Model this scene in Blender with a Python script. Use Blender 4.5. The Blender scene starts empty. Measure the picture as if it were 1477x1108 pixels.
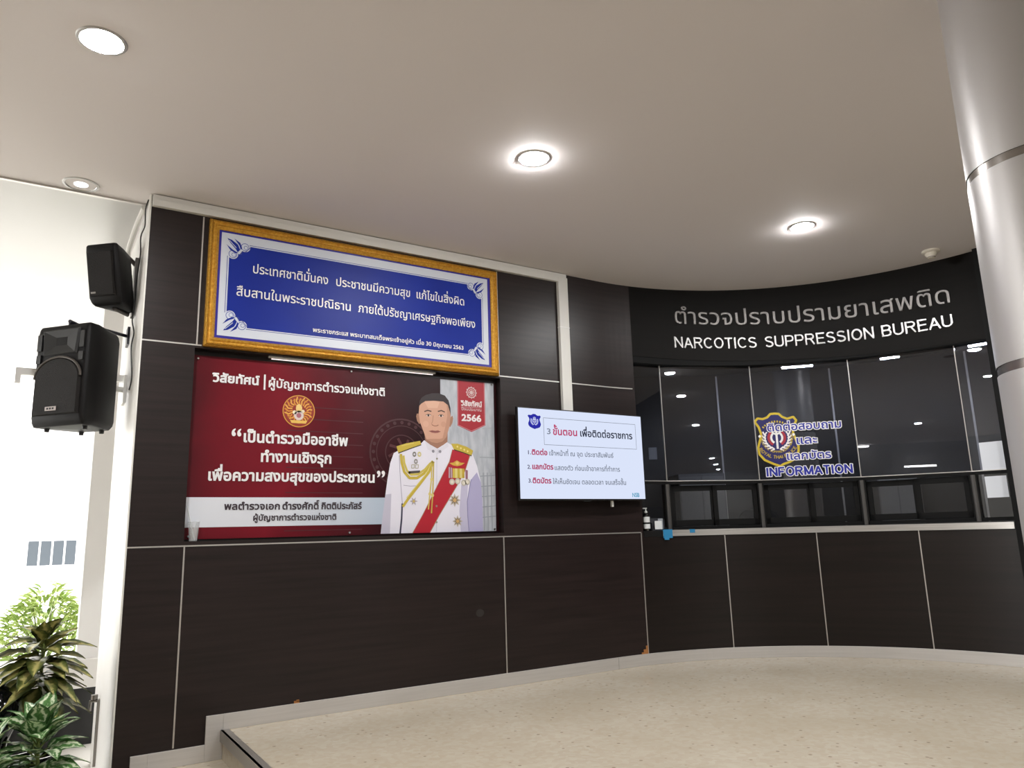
import bpy, bmesh, math, random
from mathutils import Vector, Matrix
from mathutils.geometry import delaunay_2d_cdt
random.seed(7)
scene = bpy.context.scene
COL = scene.collection
R = math.radians

# ------------------------------------------------------------------ camera
F_PX, CAM = 1080.55, Vector((-0.4752, -5.0789, 1.1088))
YAW, PITCH, ROLL = 0.5661, 0.1991, -0.0288
f0 = Vector((math.sin(YAW), math.cos(YAW), 0)); r0 = Vector((math.cos(YAW), -math.sin(YAW), 0)); u0 = Vector((0, 0, 1))
fw = math.cos(PITCH)*f0 + math.sin(PITCH)*u0
u1 = -math.sin(PITCH)*f0 + math.cos(PITCH)*u0
rt = math.cos(ROLL)*r0 + math.sin(ROLL)*u1
up = -math.sin(ROLL)*r0 + math.cos(ROLL)*u1
cam = bpy.data.cameras.new('camera'); cam_o = bpy.data.objects.new('camera', cam); COL.objects.link(cam_o)
cam.sensor_fit = 'HORIZONTAL'; cam.sensor_width = 36; cam.lens = 36*F_PX/1477; cam.clip_start = .05; cam.clip_end = 300
m = Matrix((rt, up, -fw)).transposed().to_4x4(); m.translation = CAM
cam_o.matrix_world = m
scene.camera = cam_o

# ------------------------------------------------------------------ world, exposure
w = bpy.data.worlds.new('daylight'); scene.world = w; w.use_nodes = True
w.node_tree.nodes['Background'].inputs[0].default_value = (1.0, 1.0, 1.0, 1)
w.node_tree.nodes['Background'].inputs[1].default_value = 5.0
vs = scene.view_settings
vs.view_transform = 'Standard'; vs.look = 'None'; vs.gamma = 1; vs.use_curve_mapping = False
vs.exposure = 0.15
LAMP = 670.0            # radiance of the downlight lamps
LAMPC = (1.0, 1.0, 1.0)

# ------------------------------------------------------------------ materials
def lin(h):
    h = h.lstrip('#'); v = [int(h[i:i+2], 16)/255 for i in (0, 2, 4)]
    return tuple(x/12.92 if x <= .04045 else ((x+.055)/1.055)**2.4 for x in v) + (1,)
def mat(name, col, rough=.5, metal=0, emit=0, spec=.5, noise=0, nscale=(8, 8, 8), ncol=None, bump=0):
    m = bpy.data.materials.new(name); m.use_nodes = True
    nt = m.node_tree; b = nt.nodes['Principled BSDF']
    c = lin(col) if isinstance(col, str) else tuple(col)+(1,)
    b.inputs['Base Color'].default_value = c
    b.inputs['Roughness'].default_value = rough; b.inputs['Metallic'].default_value = metal
    b.inputs['Specular IOR Level'].default_value = spec
    if emit:
        b.inputs['Emission Color'].default_value = c; b.inputs['Emission Strength'].default_value = emit
    if noise or bump:
        g = nt.nodes.new('ShaderNodeNewGeometry'); mp = nt.nodes.new('ShaderNodeMapping'); n = nt.nodes.new('ShaderNodeTexNoise')
        mp.inputs['Scale'].default_value = nscale; n.inputs['Scale'].default_value = 1; n.inputs['Detail'].default_value = 5
        nt.links.new(g.outputs['Position'], mp.inputs[0]); nt.links.new(mp.outputs[0], n.inputs['Vector'])
        if noise:
            mx = nt.nodes.new('ShaderNodeMix'); mx.data_type = 'RGBA'
            rp = nt.nodes.new('ShaderNodeMapRange'); rp.inputs[1].default_value = .35; rp.inputs[2].default_value = .65; rp.inputs[4].default_value = noise
            nt.links.new(n.outputs[0], rp.inputs[0]); nt.links.new(rp.outputs[0], mx.inputs[0])
            mx.inputs[6].default_value = c; mx.inputs[7].default_value = lin(ncol) if isinstance(ncol, str) else tuple(ncol)+(1,)
            nt.links.new(mx.outputs[2], b.inputs['Base Color'])
        if bump:
            bp = nt.nodes.new('ShaderNodeBump'); bp.inputs['Strength'].default_value = bump; bp.inputs['Distance'].default_value = .01
            nt.links.new(n.outputs[0], bp.inputs['Height']); nt.links.new(bp.outputs[0], b.inputs['Normal'])
    return m
def emis(name, col, s):
    m = bpy.data.materials.new(name); m.use_nodes = True; nt = m.node_tree; nt.nodes.clear()
    e = nt.nodes.new('ShaderNodeEmission'); o = nt.nodes.new('ShaderNodeOutputMaterial')
    e.inputs[0].default_value = lin(col) if isinstance(col, str) else tuple(col)+(1,); e.inputs[1].default_value = s
    nt.links.new(e.outputs[0], o.inputs[0]); return m
def glass(name, tint, refl=.06, rough=0.0):
    m = bpy.data.materials.new(name); m.use_nodes = True; nt = m.node_tree; nt.nodes.clear()
    t = nt.nodes.new('ShaderNodeBsdfTransparent'); g = nt.nodes.new('ShaderNodeBsdfGlossy'); mx = nt.nodes.new('ShaderNodeMixShader')
    l = nt.nodes.new('ShaderNodeFresnel'); l.inputs[0].default_value = 1.5; o = nt.nodes.new('ShaderNodeOutputMaterial')
    t.inputs[0].default_value = tuple(tint)+(1,); g.inputs[0].default_value = (1, 1, 1, 1); g.inputs[1].default_value = rough
    ad = nt.nodes.new('ShaderNodeMath'); ad.operation = 'ADD'; ad.inputs[1].default_value = refl-.04
    nt.links.new(l.outputs[0], ad.inputs[0]); nt.links.new(ad.outputs[0], mx.inputs[0])
    nt.links.new(t.outputs[0], mx.inputs[1]); nt.links.new(g.outputs[0], mx.inputs[2]); nt.links.new(mx.outputs[0], o.inputs[0]); return m
M = {}
M['wood'] = mat('dark_wenge_laminate', '#1d1615', .36, noise=1, nscale=(1.4, 1.4, 34), ncol='#281e1d', spec=.34)  # flat-wall copy of the laminate, lightened to put the glare on it into the colour
M['wood_curve'] = mat('dark_wenge_laminate_counter', '#171210', .34, noise=1, nscale=(1.2, 1.2, 30), ncol='#1e1715', spec=.32)
M['fascia'] = mat('black_fascia_laminate', '#0f0d0b', .55, spec=.1, noise=.6, nscale=(1.2, 1.2, 26), ncol='#14110f')
M['head'] = mat('black_matt_frame', '#0b0b0b', .7, spec=.2)
M['black'] = mat('black_powder_coat', '#0f0f10', .35)
M['blackmatte'] = mat('black_matt_plastic', '#161617', .55)
M['speaker'] = mat('black_speaker_shell', '#100f10', .5, spec=.22, bump=.12, nscale=(160, 160, 160))
M['grille'] = mat('black_speaker_grille', '#191615', .6, spec=.22, bump=.5, nscale=(260, 260, 260))
M['horn'] = mat('speaker_horn_rim', '#4a443f', .35)
M['alu'] = mat('aluminium_strip', '#c9c5c0', .38, metal=.75)
M['steel'] = mat('brushed_stainless', '#cfccc8', .3, metal=.6, noise=.5, nscale=(3, 3, 120), ncol='#a39f9a')
M['kick'] = mat('satin_aluminium_skirting', '#d0ccc8', .4, metal=.35, noise=.5, nscale=(2, 2, 60), ncol='#c2beb9')
M['column'] = mat('satin_column_cladding', '#b2afae', .42, metal=.45)
M['band'] = mat('dark_column_joint', '#8a8580', .25, metal=.85)
M['ceiling'] = mat('painted_ceiling', '#d9d3d1', .75, spec=.15)
M['white'] = mat('white_paint', '#e9e7e3', .5, noise=.25, nscale=(2, 2, 5), ncol='#d5d2cc')
M['soffit'] = mat('white_glossy_soffit', '#b2b0ad', .28)
M['greywhite'] = mat('light_grey_paint', '#efeeec', .6)
M['trunk'] = mat('white_plastic_trunking', '#dedcd6', .45)
M['gold'] = mat('gilt_frame', '#b98222', .38, metal=.45, noise=.8, nscale=(70, 70, 70), ncol='#d9a840', bump=.6)
M['gold2'] = mat('gilt_frame_bead', '#cf9a30', .3, metal=.5, noise=.8, nscale=(150, 150, 150), ncol='#8a5a14', bump=.9)
M['navyframe'] = mat('violet_blue_sign_edge', '#2a2390', .35)
M['signwhite'] = mat('sign_pale_grey', '#cfd4de', .35)
M['signblue'] = mat('sign_royal_blue', '#132c92', .45, spec=.22, noise=.7, nscale=(2, 2, 2), ncol='#0f2482')
M['ink_white'] = mat('print_white', '#e8e6e6', .35)
M['ink_grey'] = mat('print_outline_grey', '#7d8297', .4)
M['interior_wall'] = mat('interior_dark_panel', '#38342f', .45, noise=.5, nscale=(1.5, 1.5, 20), ncol='#2f2b28')
M['interior_grey'] = mat('interior_grey_paint', '#666463', .6)
M['interior_ceiling'] = mat('interior_ceiling_paint', '#8d8c8c', .6)
M['cabdoor'] = mat('cabinet_door_grey', '#7b7977', .5)
M['glass'] = glass('clear_tinted_glass', (.72, .75, .82), .055)
M['pane'] = glass('sliding_window_glass', (.8, .8, .8), .06)
M['lamp'] = emis('lamp_glow', LAMPC, LAMP)
M['lampdim'] = emis('lamp_glow_dim', LAMPC, 2.2)
M['tube'] = emis('tube_glow', (.82, .88, 1.0), 190)
M['walltube'] = emis('wall_tube_glow', (1, .98, .95), 22)
M['batten'] = emis('batten_glow', (1, .86, .82), 1.4)
M['ring'] = mat('lamp_trim_ring', '#a9a6a4', .35, metal=.4)
M['chrome'] = mat('reflector', '#d8d8d8', .12, metal=.9)
M['brown'] = mat('dark_lamp_cap', '#5d5048', .5)
M['detector'] = mat('detector_ivory', '#d9d2c4', .45)
M['paper'] = mat('white_paper', '#d7dbe2', .6)
M['wire'] = mat('black_cable', '#191919', .5)
M['pot'] = mat('black_glazed_pot', '#08090c', .08)
M['soil'] = mat('soil', '#2d2119', .9)
M['bluetape'] = mat('blue_tape', '#2a7fae', .45)
M['clear'] = glass('clear_plastic', (.86, .9, .9), .1, .05)
M['cup'] = mat('frosted_cup', '#d9dcdc', .25); M['cup'].node_tree.nodes['Principled BSDF'].inputs['Alpha'].default_value = .3
M['label'] = mat('bottle_label', '#d9dcdc', .5)
M['concrete'] = mat('outdoor_concrete', '#d9d6cf', .8)
M['chip'] = mat('bare_chipboard', '#a9713d', .8)
M['smudge'] = mat('rubbed_spot', '#2a2523', .5)
M['chair'] = mat('black_office_fabric', '#1a1a1c', .8)
M['stem'] = mat('plant_stem', '#6d7a3c', .6)

def floor_mat():
    m = bpy.data.materials.new('terrazzo'); m.use_nodes = True; nt = m.node_tree; b = nt.nodes['Principled BSDF']
    g = nt.nodes.new('ShaderNodeNewGeometry')
    n = nt.nodes.new('ShaderNodeTexNoise'); n.inputs['Scale'].default_value = 1.3; n.inputs['Detail'].default_value = 3
    v = nt.nodes.new('ShaderNodeTexVoronoi'); v.inputs['Scale'].default_value = 17
    v2 = nt.nodes.new('ShaderNodeTexVoronoi'); v2.inputs['Scale'].default_value = 34
    for t in (n, v, v2): nt.links.new(g.outputs['Position'], t.inputs['Vector'])
    r1 = nt.nodes.new('ShaderNodeValToRGB'); r1.color_ramp.elements[0].color = lin('#bdb3a0'); r1.color_ramp.elements[1].color = lin('#c6bdac')
    r1.color_ramp.elements[0].position = .35; r1.color_ramp.elements[1].position = .65
    nt.links.new(n.outputs[0], r1.inputs[0])
    s1 = nt.nodes.new('ShaderNodeMapRange'); s1.inputs[1].default_value = .13; s1.inputs[2].default_value = .19; s1.inputs[3].default_value = 1; s1.inputs[4].default_value = 0
    nt.links.new(v.outputs['Distance'], s1.inputs[0])
    # only some cells carry a dark chip
    sp = nt.nodes.new('ShaderNodeSeparateColor'); nt.links.new(v.outputs['Color'], sp.inputs[0])
    gt = nt.nodes.new('ShaderNodeMath'); gt.operation = 'GREATER_THAN'; gt.inputs[1].default_value = .6; nt.links.new(sp.outputs[0], gt.inputs[0])
    ml = nt.nodes.new('ShaderNodeMath'); ml.operation = 'MULTIPLY'; nt.links.new(s1.outputs[0], ml.inputs[0]); nt.links.new(gt.outputs[0], ml.inputs[1])
    m1 = nt.nodes.new('ShaderNodeMix'); m1.data_type = 'RGBA'; m1.inputs[7].default_value = lin('#6f5c4c')
    ml2 = nt.nodes.new('ShaderNodeMath'); ml2.operation = 'MULTIPLY'; ml2.inputs[1].default_value = .65; nt.links.new(ml.outputs[0], ml2.inputs[0])
    nt.links.new(ml2.outputs[0], m1.inputs[0]); nt.links.new(r1.outputs[0], m1.inputs[6])
    sp2 = nt.nodes.new('ShaderNodeSeparateColor'); nt.links.new(v2.outputs['Color'], sp2.inputs[0])
    m2 = nt.nodes.new('ShaderNodeMix'); m2.data_type = 'RGBA'; m2.inputs[7].default_value = lin('#b5a58e')
    sc = nt.nodes.new('ShaderNodeMath'); sc.operation = 'MULTIPLY'; sc.inputs[1].default_value = .45; nt.links.new(sp2.outputs[0], sc.inputs[0])
    nt.links.new(sc.outputs[0], m2.inputs[0]); nt.links.new(m1.outputs[2], m2.inputs[6])
    nt.links.new(m2.outputs[2], b.inputs['Base Color'])
    b.inputs['Roughness'].default_value = .24; b.inputs['Specular IOR Level'].default_value = .4
    return m
M['floor'] = floor_mat()
def leaf_mat(name, edge, mid, streak):
    m = bpy.data.materials.new(name); m.use_nodes = True; nt = m.node_tree; b = nt.nodes['Principled BSDF']
    uv = nt.nodes.new('ShaderNodeUVMap'); sx = nt.nodes.new('ShaderNodeSeparateXYZ'); nt.links.new(uv.outputs[0], sx.inputs[0])
    n = nt.nodes.new('ShaderNodeTexNoise'); n.inputs['Scale'].default_value = 38; g = nt.nodes.new('ShaderNodeNewGeometry'); nt.links.new(g.outputs['Position'], n.inputs['Vector'])
    a = nt.nodes.new('ShaderNodeMath'); a.operation = 'ABSOLUTE'; s = nt.nodes.new('ShaderNodeMath'); s.operation = 'SUBTRACT'; s.inputs[1].default_value = .5
    nt.links.new(sx.outputs[0], s.inputs[0]); nt.links.new(s.outputs[0], a.inputs[0])
    ad = nt.nodes.new('ShaderNodeMath'); ad.operation = 'MULTIPLY_ADD'; ad.inputs[1].default_value = .55; nt.links.new(n.outputs[0], ad.inputs[0]); nt.links.new(a.outputs[0], ad.inputs[2])
    rp = nt.nodes.new('ShaderNodeValToRGB'); e = rp.color_ramp.elements
    e[0].position = .34; e[0].color = lin(streak); e[1].position = .74; e[1].color = lin(edge)
    k = e.new(.5); k.color = lin(mid)
    nt.links.new(ad.outputs[0], rp.inputs[0]); nt.links.new(rp.outputs[0], b.inputs['Base Color'])
    b.inputs['Roughness'].default_value = .35
    return m
M['dieff'] = leaf_mat('striped_green_leaf', '#33572c', '#5d8a4a', '#dfe8d0')
r_ = [n_ for n_ in M['dieff'].node_tree.nodes if n_.type == 'VALTORGB'][0].color_ramp
r_.elements[0].position = .2; r_.elements[0].color = lin('#cfdcb8'); r_.elements[1].position = .3; r_.elements[1].color = lin('#3f6d33'); r_.elements[2].position = .78; r_.elements[2].color = lin('#2f5628')
for p_, c_ in ((.4, '#5c8a48'), (.47, '#dce6c8'), (.55, '#d0dcba'), (.62, '#4c7a3c')): e_ = r_.elements.new(p_); e_.color = lin(c_)
M['croton'] = leaf_mat('olive_bronze_leaf', '#36441f', '#6b7038', '#b3ab6c')
M['shrubleaf'] = mat('yellow_green_leaf', '#b9c678', .5, noise=1, nscale=(9, 9, 9), ncol='#7f9c4a')

# ------------------------------------------------------------------ mesh helpers
class MB:
    def __init__(s): s.v = []; s.f = []; s.mi = []; s.uv = None
    def add(s, vs, fs, mi=0):
        o = len(s.v); s.v += [tuple(p) for p in vs]; s.f += [tuple(i+o for i in f) for f in fs]; s.mi += [mi]*len(fs); return s
    def box(s, a, b, mi=0):
        (x0, y0, z0), (x1, y1, z1) = a, b
        return s.add([(x0,y0,z0),(x1,y0,z0),(x1,y1,z0),(x0,y1,z0),(x0,y0,z1),(x1,y0,z1),(x1,y1,z1),(x0,y1,z1)],
                     [(3,2,1,0),(4,5,6,7),(0,1,5,4),(1,2,6,5),(2,3,7,6),(3,0,4,7)], mi)
    def prism(s, poly, z0, z1, mi=0):
        n = len(poly)
        return s.add([(x,y,z0) for x,y in poly]+[(x,y,z1) for x,y in poly],
                     [tuple(range(n-1,-1,-1)), tuple(range(n,2*n))]+[(i,(i+1)%n,n+(i+1)%n,n+i) for i in range(n)], mi)
    def loft(s, rings, mi=0, cap=True):
        n = len(rings[0]); vs = [p for r_ in rings for p in r_]; fs = []
        for k in range(len(rings)-1):
            for i in range(n): fs.append((k*n+i, k*n+(i+1)%n, (k+1)*n+(i+1)%n, (k+1)*n+i))
        if cap: fs += [tuple(range(n-1,-1,-1)), tuple(range((len(rings)-1)*n, len(rings)*n))]
        return s.add(vs, fs, mi)
    def lathe(s, prof, c, seg=32, mi=0, axis='z', cap=True):
        rings = []
        for r_, z in prof:
            rings.append([(c[0]+r_*math.cos(2*math.pi*i/seg), c[1]+r_*math.sin(2*math.pi*i/seg), c[2]+z) for i in range(seg)])
        return s.loft(rings, mi, cap)
    def tube(s, pts, r_, seg=10, mi=0):
        pts = [Vector(p) for p in pts]; rings = []; prev = None
        for i, p in enumerate(pts):
            d = (pts[min(i+1, len(pts)-1)]-pts[max(i-1, 0)]).normalized()
            a = prev if prev is not None else (Vector((0,0,1)) if abs(d.z) < .9 else Vector((1,0,0)))
            x = (a-d*a.dot(d)).normalized(); prev = x; y = d.cross(x)
            rr = r_[i] if isinstance(r_, (list, tuple)) else r_
            rings.append([p+x*rr*math.cos(2*math.pi*k/seg)+y*rr*math.sin(2*math.pi*k/seg) for k in range(seg)])
        return s.loft(rings, mi)
    def arc(s, r0_, r1_, a0, a1, z0, z1, n=None, mi=0):
        """box bent along the bay: radii, angles in degrees, heights (numbers or functions of angle)"""
        n = n or max(2, int(abs(a1-a0)/1.5)+1); Z0 = z0 if callable(z0) else (lambda t: z0); Z1 = z1 if callable(z1) else (lambda t: z1)
        rings = []
        for k in range(n+1):
            t = a0+(a1-a0)*k/n
            p, q = bay(t, r0_), bay(t, r1_)
            rings.append([(p[0],p[1],Z0(t)),(q[0],q[1],Z0(t)),(q[0],q[1],Z1(t)),(p[0],p[1],Z1(t))])
        return s.loft(rings, mi)
def bay(t, r_): return (3.7+r_*math.sin(R(t)), -2.4+r_*math.cos(R(t)))
def origin(p):
    v = Vector((0,0,0))
    while p is not None: v = v+p.location; p = p.parent
    return v
def obj(name, mb, mats, parent=None, smooth=False, bevel=0, bseg=2, loc=None):
    """mesh given in world coordinates -> one object; local origin = loc (or parent's)"""
    me = bpy.data.meshes.new(name); po = origin(parent); base = Vector(loc) if loc is not None else po
    me.from_pydata([tuple(Vector(p)-base) for p in mb.v], [], mb.f)
    mats = mats if isinstance(mats, (list, tuple)) else [mats]
    for mm in mats: me.materials.append(mm if not isinstance(mm, str) else M[mm])
    if len(mats) > 1: me.polygons.foreach_set('material_index', mb.mi)
    bm = bmesh.new(); bm.from_mesh(me)
    if not getattr(mb, 'flat', False): bmesh.ops.recalc_face_normals(bm, faces=bm.faces[:])
    if bevel:
        es = [e for e in bm.edges if len(e.link_faces) == 2 and e.calc_face_angle(0) > .6]
        bmesh.ops.bevel(bm, geom=es, offset=bevel, segments=bseg, affect='EDGES', profile=.5, clamp_overlap=True)
    bm.to_mesh(me); bm.free()
    if mb.uv:
        ul = me.uv_layers.new(name='UVMap')
        for l in me.loops: ul.data[l.index].uv = mb.uv[l.vertex_index]
    if smooth:
        me.polygons.foreach_set('use_smooth', [True]*len(me.polygons))
        me.set_sharp_from_angle(angle=R(38))
    o = bpy.data.objects.new(name, me); COL.objects.link(o)
    if parent: o.parent = parent
    o.location = base-po
    return o
def thing(name, label, cat, loc, group=None):
    o = bpy.data.objects.new(name, None); COL.objects.link(o); o.location = loc; o.empty_display_size = .1
    return tag(o, label, cat, group)
def tag(o, label, cat, group=None):
    o['label'] = label; o['category'] = cat
    if group: o['group'] = group
    return o
def struct(o): o['kind'] = 'structure'; return o
def rotated(mb, pivot, ang):
    c, s = math.cos(ang), math.sin(ang)
    mb.v = [(pivot[0]+(x-pivot[0])*c-(y-pivot[1])*s, pivot[1]+(x-pivot[0])*s+(y-pivot[1])*c, z) for x, y, z in mb.v]; return mb

# ------------------------------------------------------------------ lettering
_gl = {}
def contours(txt):
    cu = bpy.data.curves.new('t', 'FONT'); cu.body = txt; cu.size = 1
    o = bpy.data.objects.new('t', cu); COL.objects.link(o)
    dg = bpy.context.evaluated_depsgraph_get(); c = o.evaluated_get(dg).to_curve(dg); out = []
    for sp in c.splines:
        P = sp.bezier_points; n = len(P); L = []
        for i in range(n):
            a, b = P[i], P[(i+1) % n]; straight = (a.handle_right-a.co).length < 1e-5 and (b.handle_left-b.co).length < 1e-5
            cr = (a.handle_right-a.co).normalized().cross((b.co-a.co).normalized()).length if not straight else 0
            k = 1 if straight or cr < .01 else 4
            for j in range(k):
                t = j/k; q = (1-t)**3*a.co+3*(1-t)**2*t*a.handle_right+3*(1-t)*t*t*b.handle_left+t**3*b.co
                if not L or (Vector(L[-1])-q.to_2d()).length > 1e-4: L.append((q.x, q.y))
        if len(L) > 2: out.append(L)
    o.evaluated_get(dg).to_curve_clear(); bpy.data.objects.remove(o); bpy.data.curves.remove(cu)
    return out
def bbox(cs):
    xs = [p[0] for c in cs for p in c]; ys = [p[1] for c in cs for p in c]; return min(xs), max(xs), min(ys), max(ys)
BAR = bbox(contours('|'))
UPV, TONE, LOWV = 'ิีึืั็ํ', '่้๊๋์', 'ุู'
def glyph(ch):
    if ch in _gl: return _gl[ch]
    if ch == ' ':
        g = ([], .27)
    elif ch in UPV+TONE+LOWV:
        base = contours('บ'); both = contours('บ'+ch); adv = glyph('บ')[1]
        cs = both[len(base):]
        g = ([[(x-adv, y) for x, y in c] for c in cs], 0)
    else:
        cs = contours(ch); bx = bbox(contours(ch+'|')[len(cs):]); g = (cs, bx[0]-BAR[0])
    _gl[ch] = g; return g
def layout(s):
    """list of glyph contour lists with Thai marks stacked"""
    out = []; x = 0; prev = ''; last = ''
    for ch in s:
        cs, adv = glyph(ch); dx, dy = x, 0
        if ch in TONE and prev in UPV and prev: dy = .2
        if ch in UPV+TONE and last in 'ปฝฟ' and last: dx -= .13
        if cs: out.append([[(px+dx, py+dy) for px, py in c] for c in cs])
        if ch not in UPV+TONE+LOWV: last = ch
        prev = ch; x += adv
    return out
def wind(p, c):
    wn = 0; n = len(c)
    for i in range(n):
        (x0, y0), (x1, y1) = c[i], c[(i+1) % n]
        cr = (x1-x0)*(p[1]-y0)-(p[0]-x0)*(y1-y0)
        if y0 <= p[1] < y1 and cr > 0: wn += 1
        elif y1 <= p[1] < y0 and cr < 0: wn -= 1
    return wn
def fill(cs, each=False):
    """triangles of the union: non-zero winding of all contours together, or (each) of any one of them"""
    vs = []; es = []; bb = []
    for c in cs:
        o = len(vs); n = len(c); vs += [Vector(p) for p in c]; es += [(o+i, o+(i+1) % n) for i in range(n)]; bb.append(bbox([c]))
    V, E_, Fc, *_ = delaunay_2d_cdt(vs, es, [], 0, 1e-6)
    keep = []
    for f in Fc:
        p = sum((V[i] for i in f), Vector((0, 0)))/len(f); t = 0
        for c, b_ in zip(cs, bb):
            if b_[0] <= p.x <= b_[1] and b_[2] <= p.y <= b_[3]:
                wn = wind(p, c); t += wn
                if each and wn: t = 1; break
        if t: keep.append(tuple(f))
    return [tuple(v) for v in V], keep
def grow(g, d):
    """a glyph's contours moved outwards by d"""
    area = lambda c: sum(c[i-1][0]*c[i][1]-c[i][0]*c[i-1][1] for i in range(len(c)))
    s_ = 1 if max((area(c) for c in g), key=abs) > 0 else -1; out = []
    for c in g:
        n = len(c); q = []
        for i in range(n):
            p0, p, p1 = Vector(c[i-1]), Vector(c[i]), Vector(c[(i+1) % n]); a, b = (p-p0), (p1-p)
            if a.length < 1e-7 or b.length < 1e-7: q.append(c[i]); continue
            a.normalize(); b.normalize(); na, nb = Vector((a.y, -a.x)), Vector((b.y, -b.x)); m_ = na+nb
            if m_.length < .3: m_ = na*1.0
            else: m_ = m_/max(.35, m_.length_squared/2)
            if m_.length > 1.5: m_ = m_.normalized()*1.5
            q.append(tuple(p+m_*d*s_))
        out.append(q)
    return out
def strokes(pts, wd, closed=False):
    """polygons (all counter-clockwise) covering a thick polyline"""
    out = []; n = len(pts); h = wd/2
    for i in range(n if closed else n-1):
        a, b = Vector(pts[i]), Vector(pts[(i+1) % n]); d = b-a
        if d.length < 1e-7: continue
        d.normalize(); nn = Vector((-d.y, d.x))*h
        out.append([tuple(a-nn), tuple(b-nn), tuple(b+nn), tuple(a+nn)])
    for p in (pts if closed else pts[1:-1]):
        out.append([(p[0]+h*math.cos(k*math.pi/4), p[1]+h*math.sin(k*math.pi/4)) for k in range(8)])
    return out
TH_H = bbox(contours('บ'))[3]; LA_H = bbox(contours('H'))[3]
def fitted(s, x0, x1, y, h, thai=None):
    """glyphs scaled so that ink runs x0..x1 with letters h tall on baseline y"""
    L = layout(s); a, b, c, d = bbox([q for g in L for q in g])
    thai = any('\u0e00' <= ch <= '\u0e7f' for ch in s) if thai is None else thai
    if s in '“”': sy = h/(d-c); off = c
    else: sy = h/(TH_H if thai else LA_H); off = 0
    sx = (x1-x0)/(b-a)
    return [[[(x0+(px-a)*sx, y+(py-off)*sy) for px, py in q] for q in g] for g in L]
class Art:
    """flat print: polygons in (u, v) on a plane, stacked in layers 0.3 mm apart, one mesh with one material per ink"""
    def __init__(s, O, ux, n, step=.0003):
        s.O = Vector(O); s.ux = Vector(ux); s.n = Vector(n); s.step = step; s.mb = MB(); s.mb.flat = True; s.mats = []
    def P(s, u, v, l): return s.O+s.ux*u+Vector((0, 0, v))+s.n*(l*s.step)
    def mi(s, k):
        if k not in s.mats: s.mats.append(k)
        return s.mats.index(k)
    def tris(s, vs, fs, k, l): s.mb.add([s.P(u, v, l) for u, v in vs], fs, s.mi(k))
    def poly(s, pts, k, l):
        if sum(pts[i-1][0]*pts[i][1]-pts[i][0]*pts[i-1][1] for i in range(len(pts))) < 0: pts = pts[::-1]
        s.tris(*fill([pts]), k, l)
    def disc(s, c, r_, k, l, seg=28, ry=None):
        s.poly([(c[0]+r_*math.cos(2*math.pi*i/seg), c[1]+(ry or r_)*math.sin(2*math.pi*i/seg)) for i in range(seg)], k, l)
    def ring(s, c, r_, wd, k, l, seg=36): s.line([(c[0]+r_*math.cos(2*math.pi*i/seg), c[1]+r_*math.sin(2*math.pi*i/seg)) for i in range(seg)], wd, k, l, True)
    def line(s, pts, wd, k, l, closed=False): s.tris(*fill(strokes(pts, wd, closed), True), k, l)
    def star(s, c, r1, r2, n, k, l): s.poly([(c[0]+(r1 if i % 2 else r2)*math.cos(math.pi*i/n), c[1]+(r1 if i % 2 else r2)*math.sin(math.pi*i/n)) for i in range(2*n)], k, l)
    def text(s, t, x0, x1, y, h, k, l, bold=0, rim=None, rimw=0, f=None):
        for g in fitted(t, x0, x1, y, h):
            if f: g = [[f(p) for p in c] for c in g]
            s.tris(*fill(grow(g, bold/2) if bold else g), k, l)
            if rim: s.tris(*fill(grow(g, bold/2+rimw/2)), rim, l-1)
    def make(s, name, parent=None, loc=None): return obj(name, s.mb, [M[k] if k in M else ink(k) for k in s.mats], parent, loc=loc)
_ink = {}
def ink(k):
    if k not in _ink: _ink[k] = emis('screen_'+k[2:], k[1:], 1.0) if k[0] == '@' else mat('ink_'+k[1:], k, .4)
    return _ink[k]

# ================================================================== THE SETTING
CZ = 3.36
TH0, TH1 = 7.9, 83.2                        # the bay: from the last flat seam to the black jamb
zf = lambda t: 2.694-.0013*(t-8)            # lower edge of the fascia
zg = lambda t: 2.63-.0005*(t-12)            # head of the glass
zt = lambda t: 1.553-.0005*(t-15)           # transom

# floors: upper platform, one tread, lower floor that runs outside
b = MB(); b.box((.6, -24.5, -.5), (9, .1, 0)); struct(obj('floor', b, 'floor'))
b = MB(); b.box((.2, -24.5, -.5), (.6, .1, -.163)); struct(obj('floor_tread', b, 'floor'))
b = MB(); b.box((-10, -24.5, -.55), (.2, .18, -.326)); struct(obj('floor_lower', b, 'floor'))
b = MB(); b.box((.585, -24.5, -.03), (.635, -.012, .003)); b.box((.583, -24.5, -.06), (.6, -.012, .003))
struct(obj('trim_step_nosing', b, mat('worn_grey_nosing', '#8f8a84', .4, metal=.4)))
b = MB(); b.box((.186, -24.5, -.19), (.235, -.012, -.16)); struct(obj('trim_step_nosing_lower', b, mat('worn_grey_nosing_lower', '#8f8a84', .4, metal=.4)))
b = MB(); b.box((-60, .18, -.8), (60, 90, -.4)); struct(obj('ground_outside', b, 'concrete'))

# ceiling with its edge trim, soffit outside
b = MB(); b.box((-10, -24.5, CZ), (9, .165, CZ+.12)); b.box((0.0, .165, CZ), (9, 4.5, CZ+.12)); struct(obj('ceiling', b, 'ceiling'))
b = MB(); b.box((-10, .165, CZ-.012), (0, .19, CZ+.05)); struct(obj('trim_ceiling_edge', b, 'alu'))
b = MB(); b.box((-10, .19, CZ+.02), (0, 5.2, CZ+.2)); struct(obj('ceiling_porch', b, 'soffit'))

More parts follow.
